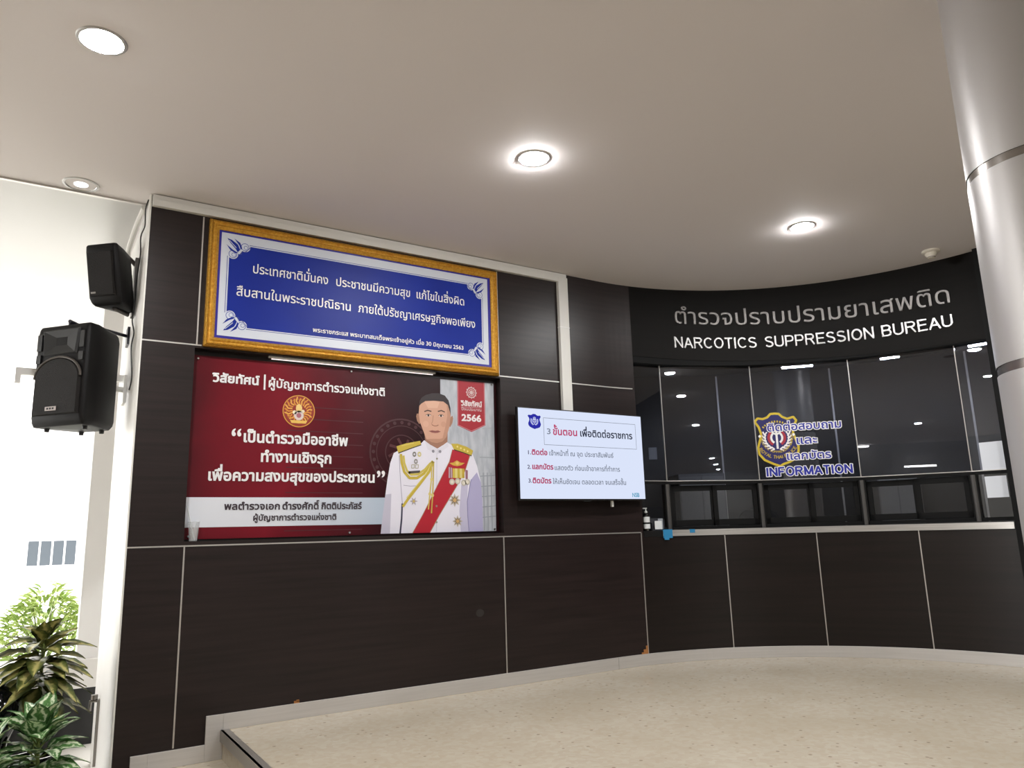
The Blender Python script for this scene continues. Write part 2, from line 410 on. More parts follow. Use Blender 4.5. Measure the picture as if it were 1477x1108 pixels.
# flat panelled wall with the poster niche
NX0, NX1, NZ0, NZ1, ND = .32, 2.64, 1.128, 2.362, .075
b = MB()
b.box((0, 0, -.33), (.6, .05, 0)); b.box((0, 0, 0), (NX0, .05, CZ))
b.box((NX0, 0, 0), (NX1, .05, NZ0)); b.box((NX0, 0, NZ1), (NX1, .05, CZ))
b.box((NX1, 0, 0), (3.75, .05, CZ))
b.box((NX0-.03, .05, NZ0-.03), (NX0, ND+.03, NZ1+.03)); b.box((NX1, .05, NZ0-.03), (NX1+.03, ND+.03, NZ1+.03))
b.box((NX0, .05, NZ0-.03), (NX1, ND+.03, NZ0)); b.box((NX0, .05, NZ1), (NX1, ND+.03, NZ1+.03)); b.box((NX0-.03, ND, NZ0-.03), (NX1+.03, ND+.03, NZ1+.03))
b.arc(2.4, 2.45, 0, TH0+.6, 0, CZ)
wall = struct(obj('wall_back', b, 'wood'))
b = MB(); b.box((1.03, -.0015, .088), (1.065, .002, .108)); b.box((1.045, -.0015, .1), (1.063, .002, .113)); obj('chipped_spot', b, 'chip', wall)['label'] = 'bare chipboard showing where the laminate has chipped'
b = MB(); b.arc(2.396, 2.402, 6.3, 7.85, .09, .107); b.arc(2.396, 2.402, 6.8, 7.85, .1, .13); b.arc(2.396, 2.402, 7.4, 7.85, .12, .158); obj('chipped_corner', b, 'chip', wall)['label'] = 'bare chipboard corner beside the seam'
b = MB(); b.lathe([(.028, 0)], (0, 0, 0), cap=False); b.v = [(2.41+x*1.25, -.001, .545+y) for x, y, z in b.v]; b.f = [tuple(range(32))]; b.mi = [0]; b.flat = True
obj('rubbed_spot', b, 'smudge', wall)['label'] = 'faint grey rubbed spot on the panel'
# metal seam strips in the wall
k = 0
def strip(a, c):
    global k
    k += 1; q = MB(); q.box(a, c); struct(obj('trim_%d' % k, q, 'alu'))
S = .0045
strip((0, -.003, 1.1-S), (3.75, .003, 1.1+S))
strip((0, -.003, 2.38-S), (.36, .003, 2.38+S)); strip((2.62, -.003, 2.38-S), (3.23, .003, 2.38+S)); strip((3.35, -.003, 2.38-S), (3.75, .003, 2.38+S))
strip((.325-S, -.003, -.06), (.325+S, .003, 1.095)); strip((2.634-S, -.003, .09), (2.634+S, .003, 1.095))
strip((.33-S, -.003, 2.385), (.33+S, .003, 3.27)); strip((2.625, -.003, 2.385), (2.634, .003, 3.27))
for z in (1.1, 2.38):
    q = MB(); q.arc(2.397, 2.403, 0.5, TH0, z-S, z+S); k += 1; struct(obj('trim_%d' % k, q, 'alu'))
q = MB(); q.arc(2.397, 2.403, TH0-.1, TH0+.1, .09, 1.095); k += 1; struct(obj('trim_%d' % k, q, 'alu'))

# skirting: flat run, its two step-downs, and the curved run
b = MB(); b.box((.6, -.012, 0), (3.71, 0.002, .0925)); b.box((.5, -.012, -.163), (.6, .002, .0925))
b.box((.19, -.012, -.163), (.5, .002, -.068)); b.box((0.1, -.012, -.326), (.19, .002, -.068))
b.arc(2.388, 2.402, 0.3, TH1+1.5, 0, .0925)
struct(obj('baseboard_back', b, 'kick', bevel=.002))

# thick white end of the wall
b = MB(); b.box((0.004, .05, -.4), (.28, 1.42, CZ)); struct(obj('wall_end', b, 'white'))
b = MB(); b.box((-.0015, -.004, -.326), (.008, .052, CZ)); struct(obj('trim_end', b, 'trunk'))

# fascia over the counter, jamb at its right end, wall that carries on behind the column
b = MB(); b.arc(2.4, 2.47, TH0+.6, TH1, zf, CZ, n=60); fascia = struct(obj('wall_fascia', b, 'fascia'))
b = MB(); b.arc(2.405, 2.56, TH0+.6, TH1, zg, zf, n=60); struct(obj('trim_glass_head', b, 'head'))
b = MB(); b.arc(2.34, 2.6, TH1, TH1+1.6, 0, CZ, n=2); struct(obj('trim_jamb', b, 'head'))
b = MB(); b.arc(2.395, 2.45, TH1+1.6, 90, 0, CZ); b.box((6.095, -24.4, 0), (6.15, -2.4, CZ)); struct(obj('wall_right', b, 'wood_curve'))
b = MB(); b.box((-10, -24.5, -.55), (9, -24.4, CZ)); b.box((-10.1, -24.5, -.55), (-10, .19, CZ)); struct(obj('wall_front', b, mat('hall_far_wall', '#bfbfbf', .6)))

# room behind the counter
RB = 4.3
b = MB(); b.arc(RB, RB+.06, -3, 110, 0, CZ); b.box((3.4, .1, 0), (3.46, 2.0, CZ)); b.box((6.3, -3.75, 0), (8.2, -3.7, CZ)); struct(obj('wall_office', b, 'interior_wall'))
for t in (37.14, 54.1, 72.2):
    q = MB(); q.arc(RB-.006, RB+.002, t-.13, t+.13, .1, 2.9); k += 1; struct(obj('trim_%d' % k, q, 'alu'))
b = MB(); b.arc(2.56, RB, 2, 110, 2.92, 2.97); struct(obj('ceiling_office', b, 'interior_ceiling'))
b = MB(); b.arc(2.45, RB, 2, 110, -.05, .0); struct(obj('floor_office', b, 'interior_grey'))

# glazing: five flat bays of fixed glass over sliding hatches
RG = 2.47
edges = [8.9, 15.9, 36.4, 56.6, 76.5, TH1]
def facet(i):
    a, c = Vector(bay(edges[i], RG)+(0,)), Vector(bay(edges[i+1], RG)+(0,)); return a, (c-a).normalized(), (c-a).length
class PB(MB):
    """boxes in the frame of one glass facet: u along it, d outwards from the hall, z up"""
    def __init__(s, a, ux): MB.__init__(s); s.a = a; s.ux = ux; s.n = Vector((-ux.y, ux.x, 0))
    def pbox(s, u0_, u1_, d0, d1, z0, z1, z1b=None, z0b=None):
        q = lambda u, d, z: tuple(s.a+s.ux*u+s.n*d+Vector((0, 0, z)))
        z1b = z1 if z1b is None else z1b; z0b = z0 if z0b is None else z0b
        return s.add([q(u0_,d0,z0), q(u1_,d0,z0b), q(u1_,d1,z0b), q(u0_,d1,z0), q(u0_,d0,z1), q(u1_,d0,z1b), q(u1_,d1,z1b), q(u0_,d1,z1)],
                     [(3,2,1,0),(4,5,6,7),(0,1,5,4),(1,2,6,5),(2,3,7,6),(3,0,4,7)])
CT = 1.112                                   # worktop level
for i in range(5):
    a, ux, L = facet(i); root = bpy.data.objects.new('window_%d' % (i+1), None); COL.objects.link(root)
    root.location = (a.x, a.y, CT); struct(root)
    zA, zB = zt(edges[i]), zt(edges[i+1]); gA, gB = zg(edges[i]), zg(edges[i+1])
    b = PB(a, ux); b.pbox(.002, L-.002, 0, .008, zA, gA+.02, gB+.02, zB); obj('fixed_glass', b, 'glass', root)
    b = PB(a, ux); b.pbox(L-.0035, L+.0035, -.004, .010, zA if i == 4 else zB, gB); obj('glass_joint', b, 'alu', root)
    b = PB(a, ux); b.pbox(0, L, -.006, .03, zA-.004, zA+.003, zB+.003, zB-.004); obj('transom_edge', b, 'alu', root)
    b = PB(a, ux); b.pbox(0, L, -.004, .045, zA-.03, zA-.003, zB-.003, zB-.03)
    b.pbox(0, .03, -.004, .05, CT, zA-.02); b.pbox(L-.03, L, -.004, .05, CT, zB-.02); b.pbox(0, L, -.004, .05, CT, CT+.03); obj('frame', b, 'head', root)
    if i in (1, 2, 3):
        for sx in (0, 1):
            u_0 = .032+sx*(L-.064)/2-(.012 if sx else 0); u_1 = u_0+(L-.064)/2+.012; d = .012+.018*(1-sx)
            s_ = PB(a, ux); zt_, zb_ = zB-.034, CT+.032
            s_.pbox(u_0, u_0+.042, d, d+.016, zb_, zt_); s_.pbox(u_1-.042, u_1, d, d+.016, zb_, zt_)
            s_.pbox(u_0, u_1, d, d+.016, zt_-.05, zt_); s_.pbox(u_0, u_1, d, d+.016, zb_, zb_+.055)
            so = obj('sash', s_, 'head', root, bevel=.002)
            g_ = PB(a, ux); g_.pbox(u_0+.04, u_1-.04, d+.006, d+.01, zb_+.05, zt_-.045); obj('pane', g_, 'pane', so)
    else:
        g_ = PB(a, ux); g_.pbox(.03, L-.03, .01, .016, CT+.03, min(zA, zB)-.03); obj('pane', g_, 'pane', root)
    if i:                                     # grey mullion between the hatches
        q = MB(); c = bay(edges[i], RG+.01); q.lathe([(.024, CT), (.024, zA-.03)], (c[0], c[1], 0), 12); obj('mullion', q, mat('mullion_grey', '#474543', .4), root, smooth=True)

# ================================================================== THINGS
# ---- reception counter
ctr = thing('reception_counter', 'curved dark wood reception counter front under the glass hatches', 'counter', bay(45, 2.4)+(0,))
ts = [TH0, 27.35, 46.6, 66.0, TH1]
for i in range(4):
    b = MB(); b.arc(2.4, 2.44, ts[i]+.08, ts[i+1]-.08, .05, 1.06, n=16); obj('panel', b, 'wood_curve', ctr)
    if i: b = MB(); b.arc(2.397, 2.43, ts[i]-.1, ts[i]+.1, .09, 1.056, n=1); obj('joint_strip', b, 'alu', ctr)
wt = thing('worktop', 'narrow curved counter top edged with a brushed steel band', 'worktop', bay(45, 2.45)+(1.06,))
b = MB(); b.arc(2.386, 2.4, 13.2, TH1-.5, lambda t: 1.062-.0002*(t-13), lambda t: CT+.003-.0002*(t-13), n=50); obj('edge_band', b, 'steel', wt)
b = MB(); b.arc(2.4, 2.95, TH0+.7, TH1-.3, 1.062, CT-.001, n=50); obj('slab', b, 'black', wt)
bt = MB(); bt.arc(2.384, 2.387, 13.1, 15.3, 1.045, 1.12, n=3); bt.arc(2.386, 2.47, 13.1, 15.3, 1.1145, 1.117, n=3); bt.arc(2.380, 2.386, 13.3, 14.4, 1.03, 1.07, n=2)
tag(obj('blue_tape', bt, 'bluetape', loc=bay(14, 2.39)+(1.08,)), 'large crumpled blue tape wrapped over the left end of the steel counter edge', 'tape')
bt = MB(); bt.arc(2.384, 2.386, 19.4, 20.6, 1.085, 1.117, n=2); bt.arc(2.384, 2.41, 19.4, 20.6, 1.1155, 1.117, n=2)
tag(obj('blue_tape', bt, 'bluetape', loc=bay(20, 2.39)+(1.1,)), 'small flat scrap of blue tape on the steel edge right of the crumpled one', 'tape')

# ---- bottle of hand gel, card holder
p = bay(10.0, 2.44); bo = thing('sanitizer_bottle', 'clear pump bottle of hand gel at the left end of the counter', 'bottle', (p[0], p[1], CT))
b = MB(); b.lathe([(.028, 0), (.03, .006), (.03, .13), (.022, .15), (.012, .158)], (p[0], p[1], CT)); obj('body', b, 'clear', bo, smooth=True)
b = MB(); b.lathe([(.0306, .075), (.0306, .122)], (p[0], p[1], CT), cap=False); b.lathe([(.0306, .02), (.0306, .06)], (p[0], p[1], CT), cap=False); obj('label', b, 'label', bo, smooth=True)
b = MB(); b.lathe([(.013, .157), (.013, .172), (.005, .175), (.005, .192), (.011, .194), (.011, .202)], (p[0], p[1], CT), 16); b.box((p[0]-.035, p[1]-.006, CT+.192), (p[0], p[1]+.006, CT+.202)); obj('pump', b, 'label', bo, smooth=True)
p = bay(12.6, 2.44); rk = thing('card_holder', 'small dark rack holding a white card and leaflets beside the gel bottle', 'holder', (p[0], p[1], CT))
an = R(-14)
b = MB(); b.box((p[0]-.06, p[1]-.02, CT), (p[0]+.06, p[1]+.022, CT+.01)); b.box((p[0]-.06, p[1]+.012, CT), (p[0]+.06, p[1]+.02, CT+.11)); b.box((p[0]-.06, p[1]-.02, CT), (p[0]-.056, p[1]+.02, CT+.07)); b.box((p[0]+.056, p[1]-.02, CT), (p[0]+.06, p[1]+.02, CT+.1)); obj('rack', rotated(b, p, an), mat('smoked_plastic', '#3b3c40', .25), rk)
b = MB(); b.box((p[0]-.035, p[1]-.017, CT+.012), (p[0]+.035, p[1]-.013, CT+.085)); obj('card', rotated(b, p, an), 'label', rk)
b = MB(); b.box((p[0]+.005, p[1]-.008, CT+.012), (p[0]+.052, p[1]-.003, CT+.105)); obj('leaflet', rotated(b, p, an), mat('grey_leaflet', '#8f959c', .5), rk)

# ---- papers taped on the right-hand glass
def sheet(t0, t1, z0, z1, lab, d):
    a, ux, L = facet(4); n = Vector((-ux.y, ux.x, 0))
    u = [(Vector(bay(t, RG)+(0,))-a).dot(ux) for t in (t0, t1)]
    q = PB(a, ux); q.pbox(u[0], u[1], d-.0012, d, z0, z1)
    c = a+ux*u[0]+n*d; tag(obj('paper_notice', q, 'paper', loc=(c.x, c.y, z0)), lab, 'paper')
sheet(78.4, 82.3, 1.523, 1.75, 'upper blank white sheet stuck on the glass beside the column', -.006)
sheet(78.4, 82.0, 1.298, 1.471, 'lower blank white sheet under the transom beside the column', .0095)

# ---- raised lettering on the fascia
MT = mat('grey_letter', '#7a7673', .42, metal=.35); ME = mat('silver_letter', '#a5a3a2', .32, metal=.45)
def raised(root, name, polys, fmap, m, depth=.014, each=False):
    vs, fs = fill(polys, each)
    if not fs: return
    cnt = {}
    for f in fs:
        for i in range(len(f)):
            e = (f[i], f[(i+1) % len(f)]); cnt[e] = cnt.get(e, 0)+1
    q = MB(); n = len(vs); q.v = [fmap(x, y, 0) for x, y in vs]+[fmap(x, y, depth) for x, y in vs]
    q.f = [tuple(i+n for i in f) for f in fs]+[(a, c, c+n, a+n) for (a, c) in cnt if (c, a) not in cnt]; q.mi = [0]*len(q.f)
    return obj(name, q, m, root)
def thmap(z0a, z0b, ta, tb):
    def f(t, z, d):
        x, y = bay(t, 2.4-d-.001); return (x, y, z+z0a+(z0b-z0a)*(t-ta)/(tb-ta))
    return f
tl = thing('sign_lettering', 'upper row of large grey raised Thai letters on the black fascia', 'lettering', bay(48, 2.4)+(2.99,))
for g in fitted('ตำรวจปราบปรามยาเสพติด', 19.6, 77.6, 0, .118): raised(tl, 'letter', g, thmap(3.028, 2.962, 19.6, 77.6), MT)
# narrow sans capitals drawn as strokes (unit cap height)
def arcp(cx, cy, rx, ry, a0, a1, n=14): return [(cx+rx*math.cos(R(a0+(a1-a0)*i/n)), cy+ry*math.sin(R(a0+(a1-a0)*i/n))) for i in range(n+1)]
h = .065
CAPS = {
 'N': (.72, [[(h,0),(h,1)],[(h,1-h*.6),(.72-h,h*.6)],[(.72-h,0),(.72-h,1)]]),
 'A': (.72, [[(.03,0),(.36,1-h)],[(.69,0),(.36,1-h)],[(.16,.34),(.56,.34)]]),
 'R': (.72, [[(h,0),(h,1)],[(h,1-h),(.4,1-h)]+arcp(.42,.73,.2,.205,90,-90)+[(h,.525-.0)],[(.38,.52),(.66,.02)]]),
 'C': (.74, [arcp(.39,.5,.39-h,.5-h,42,318,22)]),
 'O': (.78, [arcp(.39,.5,.39-h,.5-h,0,360,28)]),
 'T': (.62, [[(.0,1-h),(.62,1-h)],[(.31,0),(.31,1-h)]]),
 'I': (.2, [[(.1,0),(.1,1)]]),
 'S': (.66, [arcp(.33,.735,.33-h-.02,.265-h,25,270,16)+arcp(.33,.285,.33-h,.285-h-.0,90,-155,16)]),
 'U': (.7, [[(h,1),(h,.32)]+arcp(.35,.32,.35-h,.32-h,180,360,14)+[(.7-h,1)]]),
 'P': (.66, [[(h,0),(h,1)],[(h,1-h),(.4,1-h)]+arcp(.4,.7,.2,.235,90,-90)+[(h,.465)]]),
 'E': (.64, [[(h,0),(h,1)],[(h,1-h),(.61,1-h)],[(h,.52),(.57,.52)],[(h,h),(.63,h)]]),
 'B': (.67, [[(h,0),(h,1)],[(h,1-h),(.38,1-h)]+arcp(.38,.735,.19,.2,90,-90)+[(h,.53)],[(h,.53),(.38,.53)]+arcp(.38,.297,.225,.233,90,-90)+[(h,h)]]),
 'F': (.6, [[(h,0),(h,1)],[(h,1-h),(.59,1-h)],[(h,.5),(.52,.5)]]),
 'M': (.84, [[(h,0),(h,1)],[(h,1-h),(.42,.06)],[(.42,.06),(.84-h,1-h)],[(.84-h,0),(.84-h,1)]]),
}
def caps(word, x0, x1, y, hh, wd=.13, gap=.1):
    tot = sum(CAPS[c][0] for c in word)+gap*(len(word)-1); s = (x1-x0)/tot; x = 0; out = []
    for c in word:
        ps = []
        for st in CAPS[c][1]: ps += strokes(st, wd)
        out.append([[(x0+(x+px)*s, y+py*hh) for px, py in q] for q in ps]); x += CAPS[c][0]+gap
    return out
tl = thing('sign_lettering', 'lower row of silver raised English capitals on the black fascia', 'lettering', bay(48, 2.4)+(2.77,))
for wd_, ta, tb in (('NARCOTICS', 19.06, 38.1), ('SUPPRESSION', 39.9, 62.52), ('BUREAU', 64.02, 77.52)):
    for g in caps(wd_, ta, tb, 0, .106, wd=.118): raised(tl, 'letter', g, thmap(2.79, 2.752, 19.06, 77.52), ME, each=True)

# ---- stickers on the third glass bay
ga, gux, gL = facet(2); gn = Vector((gux.y, -gux.x, 0))
sq = lambda p: (.004+(p[0]+.037)*.9, p[1])
OUT = [(-.037,2.084),(-.005,2.115),(.045,2.106),(.092,2.12),(.124,2.149),(.166,2.151),(.207,2.146),(.238,2.115),(.285,2.095),(.345,2.11),(.37,2.076),(.335,2.012),(.327,1.969),(.345,1.907),(.367,1.836),(.363,1.793),(.332,1.726),(.264,1.695),(.209,1.68),(.174,1.661),(.107,1.686),(.028,1.724),(-.018,1.779),(-.025,1.841),(.003,1.918),(.016,1.97),(-.003,2.034)]
OUT = [sq(p) for p in OUT]
def shield(A_, pts, c, s, navy, gold, white, red, l=0, rim=.02):
    A_.poly(pts, navy, l)
    if rim: A_.line(pts, rim, gold, l+1, True)
    cx, cz = c
    for sgn in (-1, 1):                              # wreath leaves, striped flag halves
        for q in range(7):
            t = R(268+sgn*(14+q*15)); p = (cx+s*.95*math.cos(t), cz+s*.95*math.sin(t)); d = R(math.degrees(t)+sgn*115)
            e = (p[0]+s*.3*math.cos(d), p[1]+s*.3*math.sin(d)); f_ = (p[0]+s*.3*math.cos(t+sgn*.9), p[1]+s*.3*math.sin(t+sgn*.9))
            A_.line([e, p, f_], s*.11, white, l+2+(q % 2))
        A_.line([(cx+sgn*s*.62*math.cos(R(a)), cz-s*.0+s*.62*math.sin(R(a))) for a in range(-60, 50, 12)], s*.2, red, l+4)
        A_.line([(cx+sgn*s*.42*math.cos(R(a)), cz-s*.0+s*.45*math.sin(R(a))) for a in range(-60, 60, 12)], s*.16, white, l+5)
    A_.line([(cx, cz-s*.9), (cx, cz+s*.95)], s*.16, white, l+6)        # trident
    A_.line([(cx-s*.3, cz+s*.85), (cx-s*.28, cz+s*.4), (cx, cz+s*.25), (cx+s*.28, cz+s*.4), (cx+s*.3, cz+s*.85)], s*.13, white, l+7)
def arctext(A_, word, c, r_, a_mid, span, hh, k_, l, wd=.16):
    for g in caps_sp(word, -span/2, span/2, 0, hh, wd):
        cs = [[(c[0]+(r_-y+hh)*math.cos(R(a_mid)+x/r_), c[1]+(r_-y+hh)*math.sin(R(a_mid)+x/r_)) for x, y in q] for q in g]
        A_.tris(*fill(cs, True), k_, l)
CAPS['H'] = (.7, [[(h,0),(h,1)],[(.7-h,0),(.7-h,1)],[(h,.52),(.7-h,.52)]])
CAPS['Y'] = (.68, [[(.02,1),(.34,.48)],[(.66,1),(.34,.48)],[(.34,0),(.34,.5)]])
CAPS['L'] = (.56, [[(h,0),(h,1)],[(h,h),(.56,h)]])
CAPS[' '] = (.3, [])
def caps_sp(word, x0, x1, y, hh, wd): return [g for g in caps(word, x0, x1, y, hh, wd) if g]
A = Art(ga+gn*.003, gux, gn)
cc_ = sq((.165, 1.925))
shield(A, OUT, cc_, .115, 'shieldnavy', 'shieldgold', 'ink_white', '#a5303c')
arctext(A, 'NARCOTICS SUPPRESSION BUREAU', cc_, .122, 270, .44, .02, 'shieldgold', 9)
arctext(A, 'ROYAL THAI POLICE', cc_, .165, 270, .34, .03, 'shieldgold', 10)
for a_ in (172, 8): A.disc((cc_[0]+.15*math.cos(R(a_)), cc_[1]+.15*math.sin(R(a_))), .012, 'ink_white', 3)
for i_, a_ in enumerate(range(38, 146, 9)): A.line([(cc_[0]+r_*math.cos(R(a_)), cc_[1]+r_*math.sin(R(a_))) for r_ in (.142, .16)], .012, 'shieldgold', 3)
M['shieldnavy'] = mat('decal_navy', '#262560', .35); M['shieldgold'] = mat('decal_yellow', '#c9b02c', .4)
tag(A.make('shield_decal', loc=tuple(ga+gux*.18+Vector((0,0,1.66)))), 'navy police shield sticker with yellow border on the counter glass', 'sticker')
gt_ = thing('glass_lettering', 'blue white-edged information lettering stuck on the counter glass over the shield', 'lettering', tuple(ga+gux*.43+Vector((0,0,1.57))))
for t, x0, x1, y, hh in (('ติดต่อสอบถาม', .112, .748, 1.987, .054), ('และ', .357, .531, 1.856, .054), ('แลกบัตร', .26, .636, 1.716, .053)):
    A = Art(ga+gn*.0068, gux, gn); A.text(t, x0, x1, y, hh, 'decalblue', 3, bold=.004, rim='ink_white', rimw=.014); M['decalblue'] = M.get('decalblue') or mat('decal_blue', '#27309a', .4); A.make('text_line', gt_)
A = Art(ga+gn*.0068, gux, gn)
for g in caps('INFORMATION', .066, .802, 1.571, .08, wd=.2, gap=.14):
    A.tris(*fill(g, True), 'decalblue', 3)
for g in caps('INFORMATION', .066, .802, 1.571, .08, wd=.2, gap=.14): A.tris(*fill([w_ for q in g for w_ in [q]+strokes(q, .012, True)], True), 'ink_white', 2)
A.make('text_line', gt_)

# ---- blue framed sign
SX0, SX1, SZ0, SZ1 = .366, 2.614, 2.374, 3.256
sg = thing('framed_sign', 'long blue framed sign with white Thai writing in a gilt frame', 'sign', ((SX0+SX1)/2, 0, SZ0))
def frame(name, x0, x1, z0, z1, wd, prof, m):
    """mitred moulding: profile of (distance from outer edge, how far it stands out)"""
    q = MB(); rings = []
    for (ox, oz, dx, dz) in ((x0, z0, 1, 1), (x1, z0, -1, 1), (x1, z1, -1, -1), (x0, z1, 1, -1)):
        rings.append([(ox+dx*t*wd, -y, oz+dz*t*wd) for t, y in prof])
    n = len(prof)
    for k_ in range(4):
        a_, c_ = rings[k_], rings[(k_+1) % 4]
        q.add(a_+c_, [(i, (i+1) % n, n+(i+1) % n, n+i) for i in range(n)])
    return obj(name, q, m, sg)
frame('frame', SX0, SX1, SZ0, SZ1, .064, [(0, .001), (0, .03), (.12, .042), (.3, .046), (.42, .036), (.55, .036), (.7, .044), (.85, .036), (1, .026), (1, .001)], 'gold')
frame('bead', SX0+.008, SX1-.008, SZ0+.008, SZ1-.008, .014, [(0, .03), (.2, .046), (.5, .051), (.8, .046), (1, .03)], 'gold2')
b = MB(); b.box((SX0+.05, -.02, SZ0+.05), (SX1-.05, -.001, SZ1-.05)); obj('board', b, 'navyframe', sg)
A = Art((0, -.0205, 0), (1, 0, 0), (0, -1, 0))
A.poly([(.446, 2.457), (2.525, 2.457), (2.525, 3.179), (.446, 3.179)], 'signwhite', 1)
A.poly([(.5, 2.527), (2.466, 2.527), (2.466, 3.107), (.5, 3.107)], 'signblue', 2)
A.line([(.489, 2.518), (2.477, 2.518), (2.477, 3.116), (.489, 3.116)], .004, '#33418f', 2, True)
def flourish(cx, cz, fx, fz):
    P = lambda x, z: (cx+fx*x, cz-fz*z)
    A.poly([P(-.02, -.02), P(.125, -.02), P(.125, .05), P(.1, .075), P(.085, .1), P(.05, .125), P(-.02, .125)], 'signwhite', 3)
    for i_, q in enumerate(((.118, .045), (.04, .108))):
        A.disc(P(*q), .034, 'signwhite', 4+i_); A.ring(P(*q), .026, .004, '#3c4ba0', 6, 20); A.ring(P(q[0]+.006, q[1]+.004), .013, .003, '#3c4ba0', 6, 16)
    A.line([P(.152, .045), P(.12, .081), P(.098, .08), P(.096, .1), P(.074, .104), P(.078, .118)], .004, '#33418f', 7)
    A.poly([P(.0, .0), P(.03, .008), P(.07, .035), P(.086, .07), P(.07, .09), P(.058, .07), P(.02, .03)], 'signblue', 8)
    A.poly([P(.045, -.005), P(.085, .02), P(.098, .055), P(.09, .07), P(.08, .04)], 'signblue', 9)
    A.poly([P(-.005, .045), P(.02, .08), P(.055, .1), P(.075, .095), P(.035, .075)], 'signblue', 10)
    A.line([P(.012, .012), P(.06, .06)], .004, 'signwhite', 11)
flourish(.483, 3.142, 1, 1); flourish(2.488, 3.142, -1, 1); flourish(.483, 2.492, 1, -1); flourish(2.488, 2.492, -1, -1)
A.make('printed_face', sg)
for t, x0, x1, y, hh in (('ประเทศชาติมั่นคง', .66, 1.186, 2.922, .05), ('ประชาชนมีความสุข', 1.248, 1.831, 2.923, .05), ('แก้ไขในสิ่งผิด', 1.888, 2.304, 2.923, .05),
        ('สืบสานในพระราชปณิธาน', .558, 1.359, 2.746, .05), ('ภายใต้ปรัชญาเศรษฐกิจพอเพียง', 1.418, 2.401, 2.748, .05)):
    A = Art((0, -.0245, 0), (1, 0, 0), (0, -1, 0)); A.text(t, x0, x1, y, hh, 'ink_white', 1, bold=.0015); A.make('text_line', sg)
A = Art((0, -.0245, 0), (1, 0, 0), (0, -1, 0)); A.text('พระราชกระแส พระบาทสมเด็จพระเจ้าอยู่หัว เมื่อ 30 มิถุนายน 2563', 1.085, 2.291, 2.556, .024, 'ink_white', 1, bold=.0016)
A.make('text_line', sg)

# ---- poster in the niche
PX0, PX1, PZ0, PZ1 = .326, 2.634, 1.14, 2.33
po = thing('wall_poster', 'wide red poster of a man in white dress uniform set in the wall niche', 'poster', (1.48, ND, NZ0))
pm = bpy.data.materials.new('poster_red_print'); pm.use_nodes = True; nt = pm.node_tree; bs = nt.nodes['Principled BSDF']
g_ = nt.nodes.new('ShaderNodeNewGeometry'); sp_ = nt.nodes.new('ShaderNodeSeparateXYZ'); nt.links.new(g_.outputs['Position'], sp_.inputs[0])
ns = nt.nodes.new('ShaderNodeTexNoise'); ns.inputs['Scale'].default_value = 2.2; ns.inputs['Detail'].default_value = 4; nt.links.new(g_.outputs['Position'], ns.inputs['Vector'])
ma = nt.nodes.new('ShaderNodeMath'); ma.operation = 'MULTIPLY_ADD'; ma.inputs[1].default_value = .5; nt.links.new(ns.outputs[0], ma.inputs[0]); nt.links.new(sp_.outputs[0], ma.inputs[2])
mr = nt.nodes.new('ShaderNodeMapRange'); mr.inputs[1].default_value = .5; mr.inputs[2].default_value = 2.6; nt.links.new(ma.outputs[0], mr.inputs[0])
rp_ = nt.nodes.new('ShaderNodeValToRGB'); e_ = rp_.color_ramp.elements; e_[0].position = 0; e_[0].color = lin('#4c141b'); e_[1].position = 1; e_[1].color = lin('#240a0e')
for pos, hx in ((.12, '#681520'), (.3, '#771825'), (.5, '#50121b'), (.68, '#320d13'), (.8, '#250b0f')): q_ = e_.new(pos); q_.color = lin(hx)
nt.links.new(mr.outputs[0], rp_.inputs[0]); nt.links.new(rp_.outputs[0], bs.inputs['Base Color']); bs.inputs['Roughness'].default_value = .3; bs.inputs['Specular IOR Level'].default_value = .2
M['posterred'] = pm
b = MB(); b.box((PX0, .063, PZ0), (PX1, ND-.001, PZ1)); obj('print_panel', b, 'posterred', po)
def bandmat(name, c0, c1, x0, x1, sc=(1, 1, 1)):
    m_ = bpy.data.materials.new(name); m_.use_nodes = True; n_ = m_.node_tree; B_ = n_.nodes['Principled BSDF']
    G_ = n_.nodes.new('ShaderNodeNewGeometry'); S_ = n_.nodes.new('ShaderNodeSeparateXYZ'); n_.links.new(G_.outputs['Position'], S_.inputs[0])
    R_ = n_.nodes.new('ShaderNodeMapRange'); R_.inputs[1].default_value = x0; R_.inputs[2].default_value = x1; n_.links.new(S_.outputs[0], R_.inputs[0])
    C_ = n_.nodes.new('ShaderNodeMix'); C_.data_type = 'RGBA'; C_.inputs[6].default_value = lin(c0); C_.inputs[7].default_value = lin(c1)
    n_.links.new(R_.outputs[0], C_.inputs[0]); n_.links.new(C_.outputs[2], B_.inputs['Base Color']); B_.inputs['Roughness'].default_value = .35; return m_
M['bandprint'] = bandmat('poster_name_band', '#d8dbe2', '#a9b6c6', .9, 1.68)
M['bgprint'] = mat('poster_pale_building', '#b9bcc2', .35, noise=1, nscale=(26, 1, 7), ncol='#a2a6ae')
A = Art((0, .0625, 0), (1, 0, 0), (0, -1, 0))
for q in range(11): A.line([(.95, 2.03-q*.085), (1.5, 2.03-q*.085)], .006, '#460f18', 0)
A.ring((1.804, 1.735), .25, .012, '#3f151a', 1); A.ring((1.804, 1.735), .2, .006, '#3f151a', 1); A.ring((1.804, 1.735), .13, .008, '#3f151a', 1)
for q in range(24): A.disc((1.804+.225*math.cos(q*.2618), 1.735+.225*math.sin(q*.2618)), .014, '#3f151a', 1, 8)
for q in range(8): A.line([(1.804+.05*math.cos(q*.785), 1.735+.05*math.sin(q*.785)), (1.804+.11*math.cos(q*.785+.3), 1.735+.11*math.sin(q*.785+.3))], .02, '#4a1a1f', 1)
A.poly([(2.12, 1.145), (2.606, 1.145), (2.611, 2.326), (2.128, 2.322)], 'bgprint', 2)
